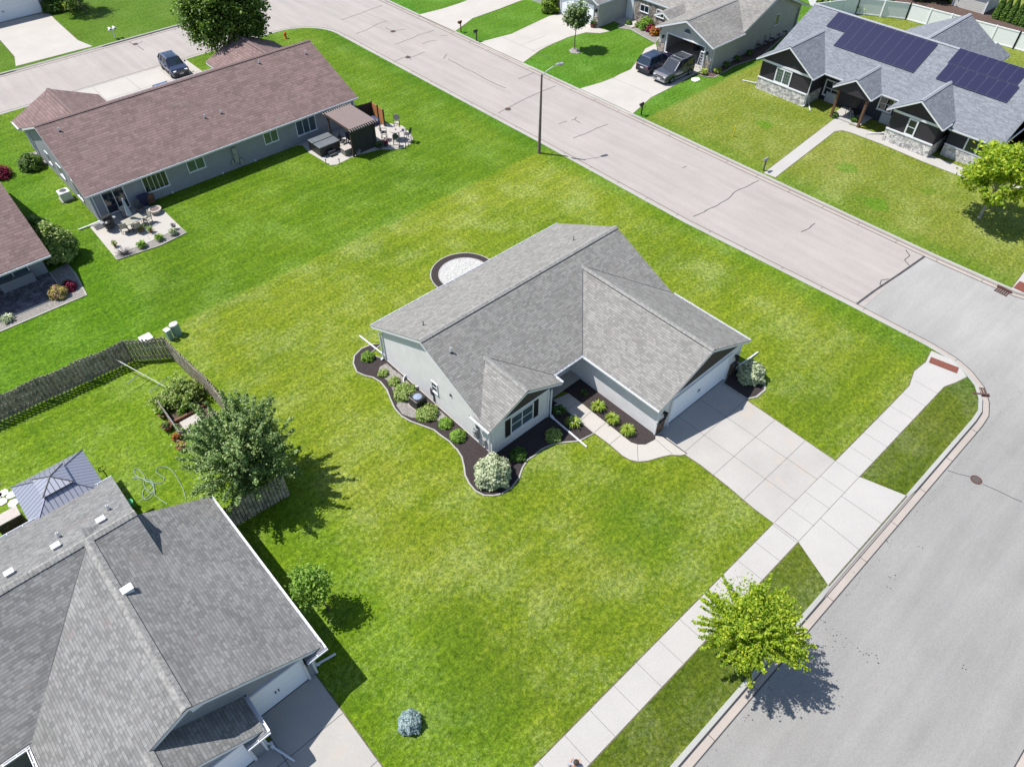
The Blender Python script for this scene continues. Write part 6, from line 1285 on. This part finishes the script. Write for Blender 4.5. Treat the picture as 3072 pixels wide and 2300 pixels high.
# object cut by the bottom edge on the sidewalk: a person seen from above, legs only
g1=G(1728,2290,1.6)
def person(p):
    t=thing('person','dark haired person in a pale grey shirt on the sidewalk, cut by the bottom edge','person',(p[0],p[1],.02),R(40))
    def skin(name,verts,edges,radii,mat):
        me=bpy.data.meshes.new(name); me.from_pydata(verts,edges,[]); o=bpy.data.objects.new(name,me); C.objects.link(o); o.parent=t; me.materials.append(mat)
        s=o.modifiers.new('skin','SKIN'); o.modifiers.new('sub','SUBSURF').levels=1
        for v,r in zip(me.skin_vertices[0].data,radii): v.radius=r if isinstance(r,tuple) else (r,r)
        me.skin_vertices[0].data[0].use_root=True; s.use_smooth_shade=True; return o
    sk=plain('skin',(.42,.24,.17),.6)
    V=[(0,0,.95),(0,0,1.15),(0,0,1.4),(0,0,1.5),(.02,0,1.62),(.02,0,1.72),(0,.1,.9),(.0,.11,.5),(0,.11,.08),(.12,.12,.03),(0,-.1,.9),(.03,-.11,.5),(.05,-.12,.08),(.17,-.13,.03),(0,.19,1.42),(.03,.27,1.14),(.26,.16,1.1),(.34,.1,1.12),(0,-.19,1.42),(.03,-.27,1.14),(.26,-.16,1.1),(.34,-.1,1.12)]
    Ed=[(0,1),(1,2),(2,3),(3,4),(4,5),(0,6),(6,7),(7,8),(8,9),(0,10),(10,11),(11,12),(12,13),(2,14),(14,15),(15,16),(16,17),(2,18),(18,19),(19,20),(20,21)]
    Rd=[.13,.13,.15,.06,.1,.09,.09,.06,.04,.035,.09,.06,.04,.035,.065,.045,.035,.035,.065,.045,.035,.035]
    skin('body',V,Ed,Rd,sk)
    skin('shirt',[(0,0,.98),(0,0,1.2),(0,0,1.42),(0,.2,1.43),(.02,.27,1.22),(0,-.2,1.43),(.02,-.27,1.22)],[(0,1),(1,2),(2,3),(3,4),(2,5),(5,6)],[.16,.16,.17,.09,.075,.09,.075],plain('pale_shirt',(.3,.3,.34),.8))
    skin('shorts',[(0,0,.97),(0,.1,.85),(.0,.115,.52),(0,-.1,.85),(.03,-.115,.52)],[(0,1),(1,2),(0,3),(3,4)],[.15,.115,.1,.115,.1],plain('grey_shorts',(.22,.22,.25),.8))
    mb=MB(); mb.lathe([(.115,0),(.12,.05),(.09,.1),(.02,.125)],(.02,0,1.68),12); mb.build('hair',plain('dark_hair',(.03,.025,.02),.7),t,world=False)
    return t
# ---------------------------------------------------------------- vehicles
def loft(mb,rings,mi=0,cap=True):
    n=len(rings[0]); P=[p for r in rings for p in r]
    fs=[[i*n+j,i*n+(j+1)%n,(i+1)*n+(j+1)%n,(i+1)*n+j] for i in range(len(rings)-1) for j in range(n)]
    if cap: fs+=[list(range(n))[::-1],[(len(rings)-1)*n+j for j in range(n)]]
    return mb.add(P,fs,mi)
def paint(name,col):
    k=N(name); k.b.inputs['Coat Weight'].default_value=1.0; k.b.inputs['Coat Roughness'].default_value=.05
    return k.out(col,.35,.3,.5)
m_plate=plain('number_plate',(.6,.6,.6),.5); m_lampw=plain('lamp_clear',(.6,.62,.65),.2); m_lampr=plain('lamp_red',(.3,.01,.01),.25)
def suv(label,p,rz,col,L=4.6,W=1.86,H_=1.68,rails=True,boxy=0,grille=False,name='parked_car',group='parked cars'):
    t=thing(name,label,'car',(p[0],p[1],.015),rz,group); pm=paint('car_paint',col); hw=W/2; h2=L/2; wb=L*.3; wr=.35; belt=.98+.06*boxy
    xs=sorted(set([round(x,3) for x in [-h2,-h2+.06,-h2+.25]+[s*wb+wr*1.12*math.cos(a) for s in (-1,1) for a in np.linspace(0,math.pi,9)]+[0,.35,.8,h2-.35,h2-.12,h2]]))
    rings=[]
    for x in xs:
        zb=.26
        for s in (-1,1):
            d=abs(x-s*wb)
            if d<=wr*1.121: zb=max(zb,.32+math.sqrt(max(0,(wr*1.12)**2-d*d)))
        zt=belt if x<.75 else belt-.02-(.13-.06*boxy)*((x-.75)/(h2-.75))**1.5
        if x>h2-.13: zt-=.12+(.12 if x>h2-.01 else 0)
        if x<-h2+.03: zt-=.06
        e=0
        if abs(x)>h2-.4: e=.16*((abs(x)-(h2-.4))/.4)**2
        w0=hw-e; zb=min(zb,zt-.12); zm=max(zb+.02,.62)
        rings.append([(x,-w0+.05,zb),(x,-w0,zm),(x,-w0+.015,zt-.08),(x,-w0+.1,zt),(x,w0-.1,zt),(x,w0-.015,zt-.08),(x,w0,zm),(x,w0-.05,zb)])
    mb=MB(); loft(mb,rings); mb.build('body',pm,t,smooth=False,world=False,bevel=.02)
    mb=MB(); mb.box(-h2+.15,h2-.15,-hw+.1,hw-.1,.22,.6); mb.build('underbody',m_black,t,world=False)
    # greenhouse
    xb,xf=-h2+.12+.1*boxy,.95; rb,rf_=-h2+.5-.2*boxy,.2; tw=hw-.26; bw_=hw-.07
    mb=MB(); loft(mb,[[(xb,-bw_+.05,belt-.01),(xf-.25,-bw_,belt-.01),(xf,-bw_+.15,belt-.04),(xf,bw_-.15,belt-.04),(xf-.25,bw_,belt-.01),(xb,bw_-.05,belt-.01)],[(rb,-tw,H_-.06),(rf_-.1,-tw,H_-.05),(rf_,-tw+.08,H_-.06),(rf_,tw-.08,H_-.06),(rf_-.1,tw,H_-.05),(rb,tw,H_-.06)]]); mb.build('window',m_glass,t,world=False)
    mb=MB(); loft(mb,[[(rb-.04,-tw-.01,H_-.07),(rf_-.05,-tw-.01,H_-.06),(rf_+.05,-tw+.08,H_-.07),(rf_+.05,tw-.08,H_-.07),(rf_-.05,tw+.01,H_-.06),(rb-.04,tw+.01,H_-.07)],[(rb+.08,-tw+.12,H_),(rf_-.15,-tw+.12,H_),(rf_-.08,-tw+.2,H_-.005),(rf_-.08,tw-.2,H_-.005),(rf_-.15,tw-.12,H_),(rb+.08,tw-.12,H_)]]); mb.build('roof',pm,t,world=False,bevel=.015)
    mb=MB(); mb.box(rf_-.95,rf_-.2,-tw+.3,tw-.3,H_-.001,H_+.006); mb.build('sunroof',m_glass,t,world=False)
    mb=MB()
    for s in (-1,1):
        for (xa,xc) in ((xf-.02,rf_+.02),(-.15,-.2),(-1.05,-1.05),(xb,rb)):
            mb.bar((xa,s*(bw_-.0) if xa<xf-.1 else s*(bw_-.13),belt),(xc,s*(tw+.005),H_-.06),.06,.05)
    mb.build('pillar',pm,t,world=False)
    if rails:
        for s in (-1,1): mb=MB(); mb.tube([Vector((rb+.15,s*(tw-.06),H_-.01)),Vector((rb+.25,s*(tw-.06),H_+.05)),Vector((rf_-.25,s*(tw-.06),H_+.05)),Vector((rf_-.12,s*(tw-.06),H_-.01))],.022,6); mb.build('roof_rail',m_grey,t,world=False)
    if boxy:
        for x in (rb+.45,rf_-.45): mb=MB(); mb.box(x-.04,x+.04,-tw+.04,tw-.04,H_+.05,H_+.09); mb.build('crossbar',m_grey,t,world=False)
    for sx in (-1,1):
        for s in (-1,1):
            w_=MB(); w_.cyl((sx*wb,s*(hw-.24),.35),(sx*wb,s*(hw-.01),.35),.35,.35,20); o=w_.build('wheel',m_tyre,t,world=False)
            r_=MB(); r_.cyl((sx*wb,s*(hw-.03),.35),(sx*wb,s*(hw+.004),.35),.22,.2,14)
            for k in range(5): a=k*1.257; r_.bar((sx*wb,s*(hw+.008),.35),(sx*wb+.2*math.cos(a),s*(hw+.008),.35+.2*math.sin(a)),.03,.05,1)
            r_.build('rim',[m_dark,m_grey],o,world=False)
            l_=MB(); 
            if sx>0: l_.box(h2-.2,h2-.015,s*(hw-.5),s*(hw-.2),.68,.8); l_.build('headlight',m_lampw,t,world=False)
            else: l_.box(-h2-.005,-h2+.12,s*(hw-.42),s*(hw-.14),.78,.92); l_.build('tail_light',m_lampr,t,world=False)
    for s in (-1,1): mb=MB(); mb.box(.62,.78,s*(hw+.02),s*(hw+.17),.98,1.12); mb.build('side_mirror',pm,t,world=False)
    mb=MB(); mb.box(h2-.04,h2+.012,-.5,.5,.55,.8); 
    for z in (.6,.66,.72): mb.box(h2+.012,h2+.02,-.48,.48,z,z+.02,1)
    mb.build('grille',[m_black,m_grey],t,world=False)
    for x,s in ((h2+.02,1),(-h2-.015,-1)): mb=MB(); mb.box(x-.01,x+.01,-.2,.2,.45 if s>0 else .62,.57 if s>0 else .74); mb.build('number_plate',m_plate,t,world=False)
    for s in (-1,1): mb=MB(); mb.box(-wb+.4,wb-.4,s*(hw-.02),s*(hw+.02),.3,.4); mb.build('sill_trim',m_black if not boxy else m_grey,t,world=False)
    mb=MB(); mb.box(h2-.05,h2+.04,-hw+.2,hw-.2,.3,.45); mb.box(-h2-.03,-h2+.06,-hw+.18,hw-.18,.34,.52); mb.build('bumper',m_black if not boxy else m_grey,t,world=False)
    return t
suv('dark blue car parked facing the open garage, nearer the lawn',(62.9,46.35),R(0),(.012,.016,.045),L=4.7,rails=False)
suv('charcoal off-roader with roof rack facing the street beside the blue car',(62.6,43.75),R(180),(.05,.052,.062),L=4.8,W=1.92,H_=1.82,boxy=1)
suv('dark blue car on the driveway behind the red roof ridge',(25.05,79.1),R(-94),(.008,.012,.045),L=4.2,H_=1.52)
suv('dark blue car almost hidden behind the red roof ridge, only its roof showing',(21.5,72.35),R(-90),(.02,.05,.15),L=3.7,rails=False)
person(g1)
